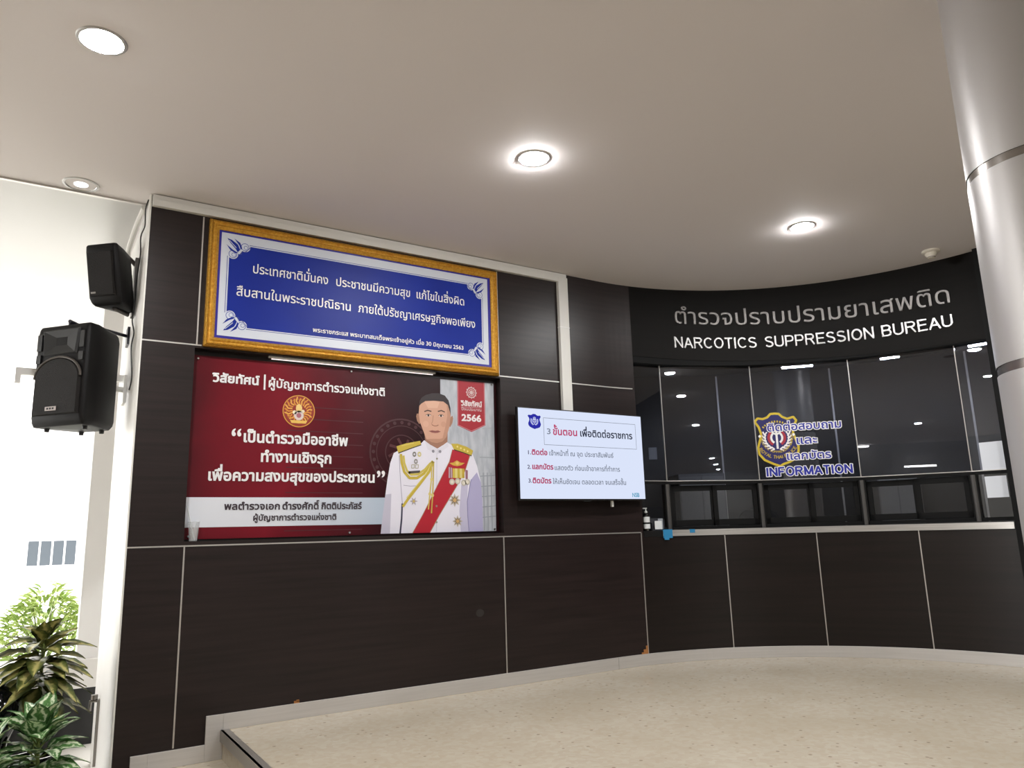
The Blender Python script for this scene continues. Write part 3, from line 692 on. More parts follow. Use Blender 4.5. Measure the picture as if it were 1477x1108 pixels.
for x in (2.5, 2.535, 2.57): A.line([(x, 1.15), (x, 1.6)], .012, '#989ca3', 3)
for z in (1.25, 1.33, 1.41, 1.49, 1.57): A.line([(2.47, z), (2.605, z+.01)], .006, '#8d9299', 3)
A.line([(2.47, 1.72), (2.605, 1.72)], .01, '#9da1a8', 3); A.line([(2.5, 1.95), (2.605, 1.96)], .006, '#a2a6ac', 3)
A.poly([(PX0+.002, 1.213), (1.665, 1.213), (1.685, 1.402), (PX0+.002, 1.402)], 'bandprint', 3)
A.poly([(2.277, 2.324), (2.528, 2.327), (2.528, 1.977), (2.399, 1.917), (2.275, 1.963)], '#a01f2c', 4)
A.line([(2.283, 2.322), (2.281, 1.967), (2.399, 1.925), (2.522, 1.98), (2.522, 2.325)], .004, '#c98a90', 5)
A.ring((2.404, 2.235), .04, .008, '#cdb5b4', 5); A.ring((2.404, 2.235), .026, .005, '#cdb5b4', 5); A.star((2.404, 2.235), .012, .026, 8, '#cdb5b4', 5)
for q in range(12): A.line([(2.404+.04*math.cos(q*.5236), 2.235+.04*math.sin(q*.5236)), (2.404+.05*math.cos(q*.5236), 2.235+.05*math.sin(q*.5236))], .006, '#cdb5b4', 5)
A.make('background_print', po)
# round golden emblem
A = Art((0, .0612, 0), (1, 0, 0), (0, -1, 0)); ec = (1.027, 1.997)
A.disc(ec, .112, '#8f2a1c', 1); A.ring(ec, .11, .006, '#d69a3c', 2); A.ring(ec, .085, .003, '#c98d3a', 2)
random.seed(3)
for q in range(22):
    t = R(90+(q-10.5)*15.5); r1 = .035+random.random()*.02; r2 = .085+.018*random.random()
    p0 = (ec[0]+r1*math.cos(t), ec[1]+r1*math.sin(t)); p1 = (ec[0]+(r1+r2)/2*math.cos(t+.14), ec[1]+(r1+r2)/2*math.sin(t+.14)); p2 = (ec[0]+r2*math.cos(t), ec[1]+r2*math.sin(t)+.006)
    A.line([p0, p1, p2], .009, '#e0a545' if q % 2 else '#d38a30', 3)
A.poly([(ec[0]-.05, ec[1]-.085), (ec[0]+.05, ec[1]-.085), (ec[0]+.06, ec[1]-.065), (ec[0]-.06, ec[1]-.065)], '#e2b95a', 4)
A.disc((ec[0], ec[1]+.02), .022, '#e8c87e', 4, ry=.03); A.disc((ec[0], ec[1]-.03), .034, '#d9c9c4', 4); A.disc((ec[0], ec[1]-.03), .017, '#a9646e', 5); A.disc((ec[0]-.03, ec[1]-.01), .014, '#efe2c0', 4); A.disc((ec[0]+.028, ec[1]), .012, '#efe2c0', 4)
A.make('emblem', po)
# the portrait
A = Art((0, .0612, 0), (1, 0, 0), (0, -1, 0))
U, SKIN, SKD, GOLD_, RED = '#dedbe6', '#cb9c84', '#9a6f5b', '#bfa83c', '#ac1a2b'
BODY = [(1.639,1.145),(1.656,1.295),(1.674,1.425),(1.691,1.544),(1.711,1.655),(1.738,1.728),(1.774,1.748),(1.951,1.8),(1.987,1.835),(2.04,1.812),(2.097,1.777),(2.142,1.805),(2.181,1.827),(2.22,1.808),(2.312,1.788),(2.405,1.744),(2.444,1.65),(2.475,1.521),(2.486,1.37),(2.486,1.145)]
A.poly(BODY, U, 1)
A.poly([(2.388,1.544),(2.44,1.6),(2.475,1.521),(2.486,1.37),(2.486,1.145),(2.361,1.145),(2.35,1.37)], '#aaa5c6', 2)
A.poly([(2.3,1.5),(2.36,1.53),(2.35,1.37),(2.361,1.145),(2.29,1.145),(2.28,1.3)], '#bdb8cf', 2)
A.poly([(1.639,1.145),(1.656,1.295),(1.674,1.425),(1.72,1.43),(1.71,1.145)], '#bcb8c8', 2)
A.line([(1.782,1.712),(1.787,1.601),(1.795,1.491),(1.807,1.36)], .005, '#9c98aa', 3)
A.poly([(1.8,1.36),(1.812,1.36),(1.808,1.251),(1.797,1.145),(1.783,1.145),(1.795,1.25)], '#33314a', 3)
A.line([(2.388,1.544),(2.37,1.474),(2.35,1.37),(2.353,1.255),(2.361,1.148)], .006, '#8480a8', 3)
A.line([(1.816,1.493),(1.87,1.487),(1.926,1.49)], .004, '#9c98aa', 3); A.line([(2.092,1.74),(2.085,1.148)], .003, '#b0acbc', 3)
A.poly([(1.989,1.879),(1.997,1.828),(2.039,1.801),(2.097,1.775),(2.148,1.805),(2.184,1.83),(2.187,1.906)], SKD, 4)
A.poly([(1.989,1.833),(2.046,1.792),(2.1,1.771),(2.155,1.803),(2.184,1.827),(2.194,1.795),(2.103,1.734),(2.014,1.765)], '#d6d3dd', 5)
A.line([(2.103,1.77),(2.103,1.736)], .003, '#a5a1b2', 6)
for x in (2.061, 2.119): A.disc((x, 1.753), .012, '#8c8893', 6, 10)
for q in ([(1.941,2.036),(1.925,2.035),(1.92,2.014),(1.927,1.98),(1.946,1.955),(1.955,1.967)], [(2.214,2.025),(2.231,2.038),(2.237,2.015),(2.229,1.979),(2.209,1.946),(2.2,1.954)]): A.poly(q, '#a2765f', 5)
A.poly([(1.947,2.102),(1.941,2.038),(1.952,1.969),(1.98,1.902),(2.004,1.843),(2.046,1.822),(2.093,1.817),(2.14,1.83),(2.176,1.867),(2.202,1.948),(2.215,2.037),(2.206,2.108),(2.165,2.149),(2.068,2.152),(1.991,2.142)], SKIN, 6)
A.poly([(2.176,1.867),(2.202,1.948),(2.215,2.037),(2.206,2.108),(2.18,2.13),(2.185,2.03),(2.165,1.94),(2.14,1.85)], '#b98a72', 7)
A.poly([(2.004,1.843),(2.046,1.822),(2.093,1.817),(2.14,1.83),(2.176,1.867),(2.12,1.85),(2.06,1.848)], '#b5876f', 7)
A.poly([(1.99,2.13),(2.06,2.143),(2.12,2.14),(2.1,2.09),(2.02,2.085)], '#d6aa92', 7)
A.disc((2.0,1.96), .024, '#d2a38c', 7); A.disc((2.15,1.965), .022, '#c4947c', 7)
A.poly([(1.944,2.094),(1.948,2.132),(1.966,2.162),(1.998,2.184),(2.055,2.203),(2.114,2.207),(2.166,2.192),(2.198,2.155),(2.213,2.097),(2.215,2.037),(2.208,2.067),(2.191,2.119),(2.152,2.144),(2.068,2.145),(1.997,2.137),(1.963,2.115)], '#2b2022', 8)
for ps in ([(1.988,2.055),(2.016,2.066),(2.048,2.06)], [(2.103,2.063),(2.134,2.072),(2.164,2.062)]): A.line(ps, .009, '#4a332c', 8)
for x, z in ((2.022, 2.027), (2.13, 2.03)):
    A.poly([(x-.022, z-.001), (x-.006, z+.008), (x+.01, z+.007), (x+.023, z), (x+.008, z-.007), (x-.008, z-.007)], '#d6c4bc', 8); A.disc((x, z), .0085, '#2a1b18', 9, 12)
    A.line([(x-.024, z), (x-.006, z+.009), (x+.01, z+.009), (x+.024, z+.002)], .004, '#3d2822', 9)
A.line([(2.063,2.03),(2.058,1.985),(2.048,1.963)], .004, '#9c705a', 8); A.line([(2.05,1.958),(2.065,1.95),(2.08,1.948),(2.095,1.951),(2.107,1.958)], .006, '#8a5d4a', 8)
A.poly([(2.025,1.906),(2.053,1.914),(2.079,1.911),(2.104,1.916),(2.125,1.906),(2.1,1.896),(2.078,1.893),(2.05,1.896)], '#94564f', 8); A.line([(2.025,1.906),(2.078,1.905),(2.125,1.906)], .003, '#6b3a36', 9)
SASH = [(2.226,1.773),(2.381,1.731),(2.336,1.613),(2.268,1.502),(2.188,1.387),(2.111,1.275),(2.03,1.145),(1.888,1.145),(1.974,1.282),(2.062,1.437),(2.139,1.574),(2.199,1.679)]
A.poly(SASH, RED, 5); A.line([SASH[i] for i in (1,2,3,4,5,6)], .005, '#a58a6a', 6); A.line([SASH[i] for i in (7,8,9,10,11,0)], .004, '#a58a6a', 6)
A.poly([(1.759,1.779),(1.834,1.804),(1.952,1.828),(1.961,1.8),(1.865,1.766),(1.774,1.731)], GOLD_, 6); A.line([(1.774,1.729),(1.865,1.764),(1.961,1.798)], .007, '#3a3222', 7)
A.line([(1.80,1.785),(1.9,1.81)], .008, '#cdbb5a', 7)
A.poly([(2.215,1.817),(2.273,1.819),(2.352,1.799),(2.41,1.77),(2.394,1.728),(2.325,1.751),(2.239,1.773)], GOLD_, 7); A.line([(2.394,1.728),(2.325,1.75),(2.239,1.772)], .007, '#3a3222', 8)
for i in range(4): A.disc((2.27+i*.03, 1.796-i*.011), .008, '#e0cf82', 8, 8)
A.line([(1.794,1.724),(1.802,1.657),(1.822,1.591),(1.865,1.547),(1.926,1.548),(1.982,1.583),(2.026,1.64),(2.058,1.678)], .02, GOLD_, 7)
A.line([(1.816,1.713),(1.822,1.658),(1.843,1.602),(1.877,1.572),(1.932,1.576),(1.988,1.611),(2.038,1.663)], .016, '#c6b352', 8)
A.line([(2.064,1.675),(2.025,1.595),(1.938,1.492),(1.852,1.392),(1.81,1.336)], .02, GOLD_, 7); A.line([(2.05,1.67),(2.0,1.58),(1.92,1.49),(1.84,1.4)], .006, '#d4c673', 8)
A.line([(2.049,1.669),(2.044,1.539),(2.03,1.426),(2.017,1.315)], .01, '#c8b35a', 8); A.line([(2.064,1.67),(2.06,1.539),(2.052,1.404),(2.042,1.287)], .01, '#c0a94c', 9)
for p_ in ((2.03,1.43),(2.052,1.42),(2.046,1.54)): A.disc(p_, .013, '#d6c47a', 10, 10)
A.poly([(2.196,1.667),(2.231,1.671),(2.264,1.69),(2.297,1.672),(2.334,1.671),(2.303,1.653),(2.266,1.644),(2.228,1.65)], '#c9a040', 8); A.disc((2.266,1.668), .014, '#dcbc66', 9, 12)
A.poly([(2.192,1.635),(2.221,1.631),(2.223,1.553),(2.19,1.552)], '#b09aa4', 8)
for i, c_ in enumerate(('#c9b348', '#d7c97e', '#bfa73c', '#cfc07a', '#b89c34')): A.poly([(2.226+i*.0205,1.627),(2.2465+i*.0205,1.626),(2.2465+i*.0205,1.553),(2.226+i*.0205,1.553)], c_, 8)
A.poly([(2.336,1.62),(2.36,1.613),(2.358,1.543),(2.337,1.548)], '#a87f8c', 8); A.line([(2.206,1.634),(2.206,1.553)], .006, '#7c3946', 9); A.line([(2.348,1.616),(2.348,1.546)], .006, '#7c3946', 9)
for x, z in ((2.219, 1.523), (2.268, 1.528), (2.321, 1.517), (2.353, 1.525)): A.disc((x, z), .024, '#bdb6a8', 9, 14); A.disc((x, z), .014, '#d6cfc0', 10, 12)
for c_, r_ in (((2.24, 1.384), .052), ((2.263, 1.225), .045)):
    A.star(c_, r_*.55, r_, 8, '#b3a99a', 8); A.star(c_, r_*.3, r_*.66, 8, '#6d5a44', 9); A.disc(c_, r_*.3, '#c9a36a', 10, 12)
A.star((1.898, 1.376), .014, .034, 6, '#a9a0a8', 8); A.disc((1.898, 1.376), .01, '#c2a95c', 9, 10)
for x, z, c_ in ((1.904, 1.725, '#77736c'), (1.945, 1.726, '#c9bd7c'), (1.916, 1.671, '#8c8883')): A.disc((x, z), .016, c_, 8, 10, ry=.02); A.disc((x, z), .008, '#d0cbd4', 9, 8)
for x in (1.893, 1.925): A.line([(x-.012, 1.645), (x+.012, 1.647), (x+.01, 1.622), (x-.012, 1.62), (x-.012, 1.645)], .004, '#9a926c', 8)
A.poly([(1.856,1.597),(1.951,1.605),(1.948,1.588),(1.856,1.578)], '#4a4240', 8)
for p_ in ((2.092, 1.697), (2.085, 1.22), (2.086, 1.34)): A.disc(p_, .008, '#8f8a78', 9, 10)
A.make('portrait', po)['label'] = 'printed man in white uniform with red sash and gold cords'
A = Art((0, .0592, 0), (1, 0, 0), (0, -1, 0))
for t, x0, x1, y, hh, bd, c_ in (('วิสัยทัศน์', .449, .748, 2.16, .044, .0065, 'ink_white'), ('ผู้บัญชาการตำรวจแห่งชาติ', .815, 1.662, 2.152, .046, .004, 'ink_white'),
    ('เป็นตำรวจมืออาชีพ', .666, 1.381, 1.768, .055, .0065, 'ink_white'), ('ทำงานเชิงรุก', .783, 1.262, 1.64, .054, .0065, 'ink_white'), ('เพื่อความสงบสุขของประชาชน', .456, 1.586, 1.511, .053, .0065, 'ink_white'),
    ('“', .588, .644, 1.805, .046, .006, 'ink_white'), ('”', 1.61, 1.666, 1.55, .043, .006, 'ink_white'),
    ('พลตำรวจเอก', .562, .915, 1.323, .034, .004, '#3a3038'), ('ดำรงศักดิ์', .935, 1.183, 1.323, .034, .004, '#3a3038'), ('กิตติประภัสร์', 1.203, 1.492, 1.323, .034, .004, '#3a3038'), ('ผู้บัญชาการตำรวจแห่งชาติ', .747, 1.307, 1.25, .03, .003, '#3a3038'),
    ('วิสัยทัศน์', 2.307, 2.496, 2.125, .03, .005, '#e0d2d2'), ('ปีงบประมาณ', 2.308, 2.491, 2.087, .017, .001, '#d0b0b2'), ('2566', 2.313, 2.486, 2.004, .05, .006, '#e6dcdc')):
    A = Art((0, .0592, 0), (1, 0, 0), (0, -1, 0)); A.text(t, x0, x1, y, hh, c_, 1, bold=bd); A.make('text_line', po)
A = Art((0, .0592, 0), (1, 0, 0), (0, -1, 0)); A.line([(.786, 2.13), (.786, 2.236)], .012, 'ink_white', 1); A.make('divider_bar', po)
A = Art((0, .0592, 0), (1, 0, 0), (0, -1, 0)); A.line([(2.308, 2.113), (2.494, 2.116)], .003, '#d0b0b2', 1); A.make('underline', po)
for x, z in ((.353, 2.305), (1.401, 2.314), (2.59, 2.312), (2.588, 1.16), (1.405, 1.158), (.354, 1.158)):
    q = MB(); q.lathe([(.009, 0), (.009, .008), (.006, .012)], (0, 0, 0), 14); q.v = [(x+a_, .0625-c_, z+b_) for a_, b_, c_ in q.v]; obj('screw', q, 'chrome', po, smooth=True)
lb = thing('light_batten', 'thin white light tube along the top of the poster niche', 'lamp', (1.4, .04, NZ1-.012))
b = MB(); b.tube([(.82, .035, NZ1-.018), (2.05, .035, NZ1-.018)], .003); obj('tube', b, 'batten', lb)
b = MB(); b.box((.8, .026, NZ1-.011), (2.07, .044, NZ1)); obj('holder', b, 'trunk', lb)
# cup on the niche ledge
cp = (.378, .034, NZ0); cu_ = thing('plastic_cup', 'clear plastic cup with a straw on the ledge at the poster lower left', 'cup', cp)
b = MB(); b.lathe([(.024, .0005), (.024, .001), (.034, .116), (.036, .118), (.034, .12), (.032, .116), (.0225, .004)], cp, 24, cap=False); b.lathe([(0.0001, .002), (.0215, .002)], cp, 24, cap=False); obj('cup_wall', b, 'cup', cu_, smooth=True)
b = MB(); b.tube([(cp[0]+.01, cp[1]+.01, NZ0+.006), (cp[0]-.028, cp[1]-.002, NZ0+.15), (cp[0]-.046, cp[1]-.006, NZ0+.22)], .0035, 8); obj('straw', b, 'label', cu_, smooth=True)

# ---- television
TX0, TX1, TZ0, TZ1, TY = 2.728, 4.044, 1.372, 2.121, -.1
tv = thing('television', 'flat screen television on the dark wall showing Thai steps on white', 'television', ((TX0+TX1)/2, 0, TZ0))
b = MB(); b.box((TX0, TY, TZ0), (TX1, TY+.03, TZ1)); b.box((TX0+.2, TY+.03, TZ0+.08), (TX1-.2, TY+.055, TZ1-.2)); obj('housing', b, 'black', tv, bevel=.004)
b = MB(); b.box((2.9, -.045, 1.6), (3.7, -.0005, 1.95)); obj('wall_bracket', b, 'blackmatte', tv)
b = MB(); b.box((3.36, TY-.002, TZ0-.007), (3.43, TY+.012, TZ0+.001)); obj('sensor', b, 'blackmatte', tv)
b = MB(); b.box((3.68, -.07, TZ0-.05), (3.70, -.05, TZ0+.005)); obj('plug', b, 'trunk', tv)
M['screen'] = emis('screen_white', '#d9e2f8', .92)
A = Art((0, TY-.0008, 0), (1, 0, 0), (0, -1, 0))
A.poly([(TX0+.009, TZ0+.014), (TX1-.009, TZ0+.014), (TX1-.009, TZ1-.009), (TX0+.009, TZ1-.009)], 'screen', 0)
A.line([(2.982, 2.042), (3.966, 2.038), (3.967, 1.819), (2.983, 1.822)], .0035, '@#6f7480', 1, True)
for t, x0, x1, y, hh, c_, bd in (('3', 3.013, 3.048, 1.91, .045, '@#7d8494', .002), ('ขั้นตอน', 3.074, 3.318, 1.907, .044, '@#b23a62', .004), ('เพื่อติดต่อราชการ', 3.354, 3.924, 1.906, .044, '@#2b3040', .004),
    ('1.', 2.822, 2.85, 1.739, .03, '@#5d5a70', .002), ('ติดต่อ', 2.858, 3.007, 1.737, .032, '@#a8315a', .004), ('เจ้าหน้าที่ ณ จุด ประชาสัมพันธ์', 3.029, 3.699, 1.736, .03, '@#6d7482', .0015),
    ('2.', 2.811, 2.845, 1.623, .03, '@#5d5a70', .002), ('แลกบัตร', 2.859, 3.061, 1.622, .032, '@#a8315a', .004), ('แสดงตัว ก่อนเข้าอาคารที่ทำการ', 3.077, 3.763, 1.618, .03, '@#6d7482', .0015),
    ('3.', 2.817, 2.85, 1.514, .03, '@#5d5a70', .002), ('ติดบัตร', 2.858, 3.036, 1.51, .032, '@#a8315a', .004), ('ให้เห็นชัดเจน ตลอดเวลา จนเสร็จสิ้น', 3.052, 3.823, 1.506, .03, '@#6d7482', .0015),
    ('NSB', 3.889, 3.966, 1.403, .034, '@#2b8fb0', .002)):
    A.text(t, x0, x1, y, hh, c_, 1, bold=bd)
mn = min(p[0] for p in OUT); mxx = max(p[0] for p in OUT)
SH = [(2.83+(p[0]-mn)/(mxx-mn)*.124, 1.946+(p[1]-1.661)/(2.151-1.661)*.12) for p in OUT]
shield(A, SH, (2.892, 2.012), .034, '@#2a2c9c', '@#2a2c9c', '@#cfd6f2', '@#6f74c6', 1, rim=.004)
A.make('screen', tv)['label'] = 'lit white screen with a shield and red and grey Thai writing'

# ---- white cable trunking
tk = thing('cable_trunking', 'white plastic cable trunking along the wall top and down to the television', 'trunking', (3.29, 0, 2.0))
b = MB(); b.box((.012, -.035, 3.275), (3.24, -.0005, 3.318)); b.box((.012, -.026, 3.318), (3.336, -.0005, 3.355)); obj('top_run', b, 'trunk', tk, bevel=.002)
b = MB(); b.box((3.24, -.035, 1.98), (3.34, -.0005, 3.318)); obj('drop_run', b, 'trunk', tk, bevel=.002)
b = MB(); b.box((3.238, -.037, 2.86), (3.342, .0, 2.866)); obj('joint', b, 'greywhite', tk)

# ---- ceiling lamps
def downlight(x, y, lab, kind, group=None, r_=.085, dome=.016):
    o = thing('downlight', lab, 'lamp', (x, y, CZ), group); c = (x, y, CZ)
    q = MB(); q.lathe([(r_-.002, .03), (r_-.002, -.001), (r_+.0, -.005), (r_+.012, -.004), (r_+.016, .0), (r_+.015, .012)], c, 36, cap=False); obj('trim_ring', q, 'ring' if kind != 'off' else 'brown', o, smooth=True)
    if kind == 'on':
        q = MB(); q.lathe([(r_-.004, .012), (r_-.008, -.003-dome*.2), (r_-.02, -.003-dome*.6), (r_-.05, -.003-dome*.9), (.002, -.003-dome)], c, 20, cap=False); obj('lamp', q, 'lamp', o, smooth=True)
    elif kind == 'dim':
        q = MB(); q.lathe([(r_-.003, -.002), (r_-.015, .008), (.045, .011)], c, 24, cap=False); obj('reflector', q, 'chrome', o, smooth=True)
        q = MB(); q.lathe([(.045, .011), (.04, -.003), (.002, -.006)], c, 20, cap=False); obj('lamp', q, 'lampdim', o, smooth=True)
    else:
        q = MB(); q.lathe([(r_-.003, -.004), (.05, -.012), (.002, -.016)], c, 24, cap=False); obj('lamp_cap', q, 'brown', o, smooth=True)
    return o
downlight(-.39, -1.56, 'brightest lit ceiling downlight at the upper left, large white disc', 'on', r_=.09, dome=.006)
downlight(1.93, -1.615, 'lit ceiling downlight in the middle of the ceiling', 'on')
d0 = downlight(4.32, -1.735, 'lit ceiling downlight nearest the curved fascia', 'on', r_=.08)
downlight(-.395, .06, 'dim ceiling downlight at the ceiling edge above the small loudspeaker', 'dim', r_=.09)
downlight(1.93, -3.33, 'unlit brownish downlight cut by the top edge of the photo', 'off', r_=.07)
GL_ = 'lit downlights of the hall behind, seen only as reflections in the counter glass'
def dup(o, loc, lab, group=None):
    r_ = o.copy(); COL.objects.link(r_); r_.location = loc; r_['label'] = lab
    if group: r_['group'] = group
    for ch in list(o.children):
        c_ = ch.copy(); COL.objects.link(c_); c_.parent = r_
    return r_
for x, y in ((3.95, -3.92), (3.84, -5.92), (3.64, -9.75), (.135, -7.0), (3.19, -18), (3.09, -20.5), (2.96, -22.8), (-5.5, -5.2)):
    dup(d0, (x, y, CZ), 'lit downlight of the hall that shows only as a reflection in the counter glass', GL_)
for i, (ya, yb, zz, lab) in enumerate(((-4.95, -5.25, 3.31, 'short lit tube lamp whose reflection is the bright dash right of the information lettering'), (-6.12, -6.95, 2.69, 'long lit tube lamp whose reflection is the thin line in the fourth glass bay'))):
    o = thing('wall_tube_lamp', lab, 'lamp', (-9.98, ya, zz))
    q = MB(); q.tube([(-9.93, ya, zz), (-9.93, yb, zz)], .022, 10); obj('tube', q, 'walltube', o)
    q = MB(); q.box((-9.999, yb, zz-.04), (-9.94, ya, zz+.04)); obj('housing', q, 'trunk', o)
sd = thing('smoke_detector', 'small ivory smoke detector on the ceiling near the column', 'detector', (5.746, -1.93, CZ))
b = MB(); b.lathe([(.07, 0), (.07, -.014), (.056, -.022)], (5.746, -1.93, CZ), 28); obj('base', b, 'detector', sd, smooth=True)
b = MB(); b.lathe([(.048, -.02), (.046, -.038), (.03, -.056), (.027, -.064), (.004, -.066)], (5.746, -1.93, CZ), 28); obj('head', b, 'detector', sd, smooth=True)
b = MB(); b.lathe([(.0315, -.054), (.030, -.06)], (5.746, -1.93, CZ), 20, cap=False); obj('slot', b, 'brown', sd, smooth=True)

# ---- round column
cc = (2.729, -3.915); CR = .25
col = thing('round_column', 'round silver clad column at the right edge of the hall', 'column', cc+(0,))
zs = [0, .11, .888, 1.665, 2.442, CZ]
for i in range(5):
    q = MB(); q.lathe([(CR, zs[i]+(.017 if i else 0)), (CR, zs[i+1]-(.017 if i < 4 else 0))], cc+(0,), 96, cap=False); obj('cladding', q, 'column', col, smooth=True)
    if i: q = MB(); q.lathe([(CR-.003, zs[i]-.018), (CR-.003, zs[i]+.018)], cc+(0,), 96, cap=False); obj('joint_band', q, 'band', col, smooth=True)

# ---- loudspeakers on the wall end
def speaker_big():
    C0 = Vector((-.27, .38, 0)); ph = R(48)
    X = Vector((-math.cos(ph), math.sin(ph), 0)); Y = Vector((math.sin(ph), math.cos(ph), 0))   # X across the front, Y into the box; origin at the near front edge
    P = lambda x, y, z: tuple(C0+X*x+Y*y+Vector((0, 0, z)))
    t = thing('loudspeaker', 'large black loudspeaker hanging on the white wall end, lower of two', 'loudspeaker', (0, .75, 2.2))
    W_, D_, Z0, Z1 = .43, .36, 1.885, 2.565
    q = MB(); sec = [(0, .02), (.02, 0), (W_-.02, 0), (W_, .02), (W_, .12), (W_-.09, D_), (.09, D_), (0, .12)]
    rings = []
    for z, dy, sh in ((Z0, .05, .03), (Z0+.03, .02, .006), (Z0+.06, 0, 0), (Z1-.06, 0, 0), (Z1-.02, .015, .01), (Z1, .04, .03)):
        rings.append([P(W_/2+(x-W_/2)*(1-sh*2), max(y, dy*.5) if y < .1 else y-sh, z) for x, y in sec])
    q.loft(rings); obj('cabinet', q, 'speaker', t, bevel=.008, smooth=True)
    f = lambda y: -.002-y
    # lower grille with arched top, proud of the front
    q = MB(); out = [(.03, Z0+.07), (W_-.03, Z0+.07)]+[(W_/2+(W_/2-.03)*math.cos(R(a_)), 2.2+.135*math.sin(R(a_))) for a_ in range(0, 181, 12)]
    n = len(out); q.add([P(x, -.004, z) for x, z in out]+[P(W_/2+(x-W_/2)*.93, -.02, 2.1+(z-2.1)*.95) for x, z in out]+[P(x, .01, z) for x, z in out],
        [tuple(range(n, 2*n))]+[(i, (i+1) % n, n+(i+1) % n, n+i) for i in range(n)]+[(i, 2*n+i, 2*n+(i+1) % n, (i+1) % n) for i in range(n)])
    obj('grille', q, 'grille', t, smooth=True)
    q = MB(); rim_ = [P(W_/2+(W_/2-.028)*math.cos(R(a_)), -.012, 2.2+.138*math.sin(R(a_))) for a_ in range(0, 181, 10)]; q.tube(rim_, .008, 8); obj('arch_rim', q, 'horn', t, smooth=True)
    # horn mouth: a hollow with sloping walls
    q = MB(); o1 = [(.09, 2.365), (W_-.09, 2.365), (W_-.075, 2.52), (.075, 2.52)]; i1 = [(.17, 2.42), (W_-.17, 2.42), (W_-.17, 2.475), (.17, 2.475)]
    q.add([P(x, -.014, z) for x, z in o1]+[P(x, .0, z) for x, z in i1]+[P(W_/2+(x-W_/2)*1.1, -.004, 2.44+(z-2.44)*1.12) for x, z in o1],
        [(4, 5, 6, 7)]+[(i, (i+1) % 4, 4+(i+1) % 4, 4+i) for i in range(4)]+[(i, 8+i, 8+(i+1) % 4, (i+1) % 4) for i in range(4)]); obj('horn', q, 'blackmatte', t)
    for x in (.042, W_-.042):
        for z in (2.335, 2.42, 2.475):
            q = MB(); q.add([P(x+dx, dy, z+dz) for dx in (-.018, .018) for dy in (-.01, .012) for dz in (-.028, .028)], [(0,1,3,2),(4,6,7,5),(0,4,5,1),(2,3,7,6),(0,2,6,4),(1,5,7,3)]); obj('port_slot', q, 'black', t)
    q = MB(); q.add([P(W_/2+.02+dx, dy, 1.995+dz) for dx in (-.045, .045) for dy in (-.024, -.018) for dz in (-.014, .014)], [(0,1,3,2),(4,6,7,5),(0,4,5,1),(2,3,7,6),(0,2,6,4),(1,5,7,3)]); bd = obj('badge', q, mat('badge_silver', '#b9aeab', .35), t, bevel=.004)
    for dx in (-.022, 0, .022):
        q = MB(); q.add([P(W_/2+.02+dx+ex, -.0246, 1.995+ez) for ex, ez in ((-.008, -.006), (.008, -.006), (.008, .006), (-.008, .006))], [(0, 1, 2, 3)]); q.flat = True; obj('badge_mark', q, 'blackmatte', bd)
    for x, y in ((.06, .09), (W_-.06, .09), (.13, .3), (W_-.13, .3)):
        c_ = P(x, y, Z0); q = MB(); q.lathe([(.014, -.022), (.017, .002)], c_, 12); obj('foot', q, 'blackmatte', t, smooth=True)
    q = MB(); q.tube([P(W_/2-.03, .02, Z1+.022), P(W_/2, .12, Z1+.024), (-.2, .66, Z1+.028), (0, .86, Z1+.04)], .012, 10); q.tube([P(W_/2, .06, Z1-.01), P(W_/2, .06, Z1+.03)], .016, 10); q.box((-.012, .8, Z1-.03), (.005, .92, Z1+.1)); obj('bracket', q, mat('dark_blue_black_rod', '#1c1b2c', .4), t, smooth=True)
    q = MB(); q.tube([P(W_/2, D_-.01, 2.2), (-.03, .8, 2.2), (.005, .83, 2.2)], .02, 10); q.box((-.014, .76, 2.1), (.005, .9, 2.3)); obj('wall_bracket', q, 'trunk', t, smooth=True)
    return t
speaker_big()
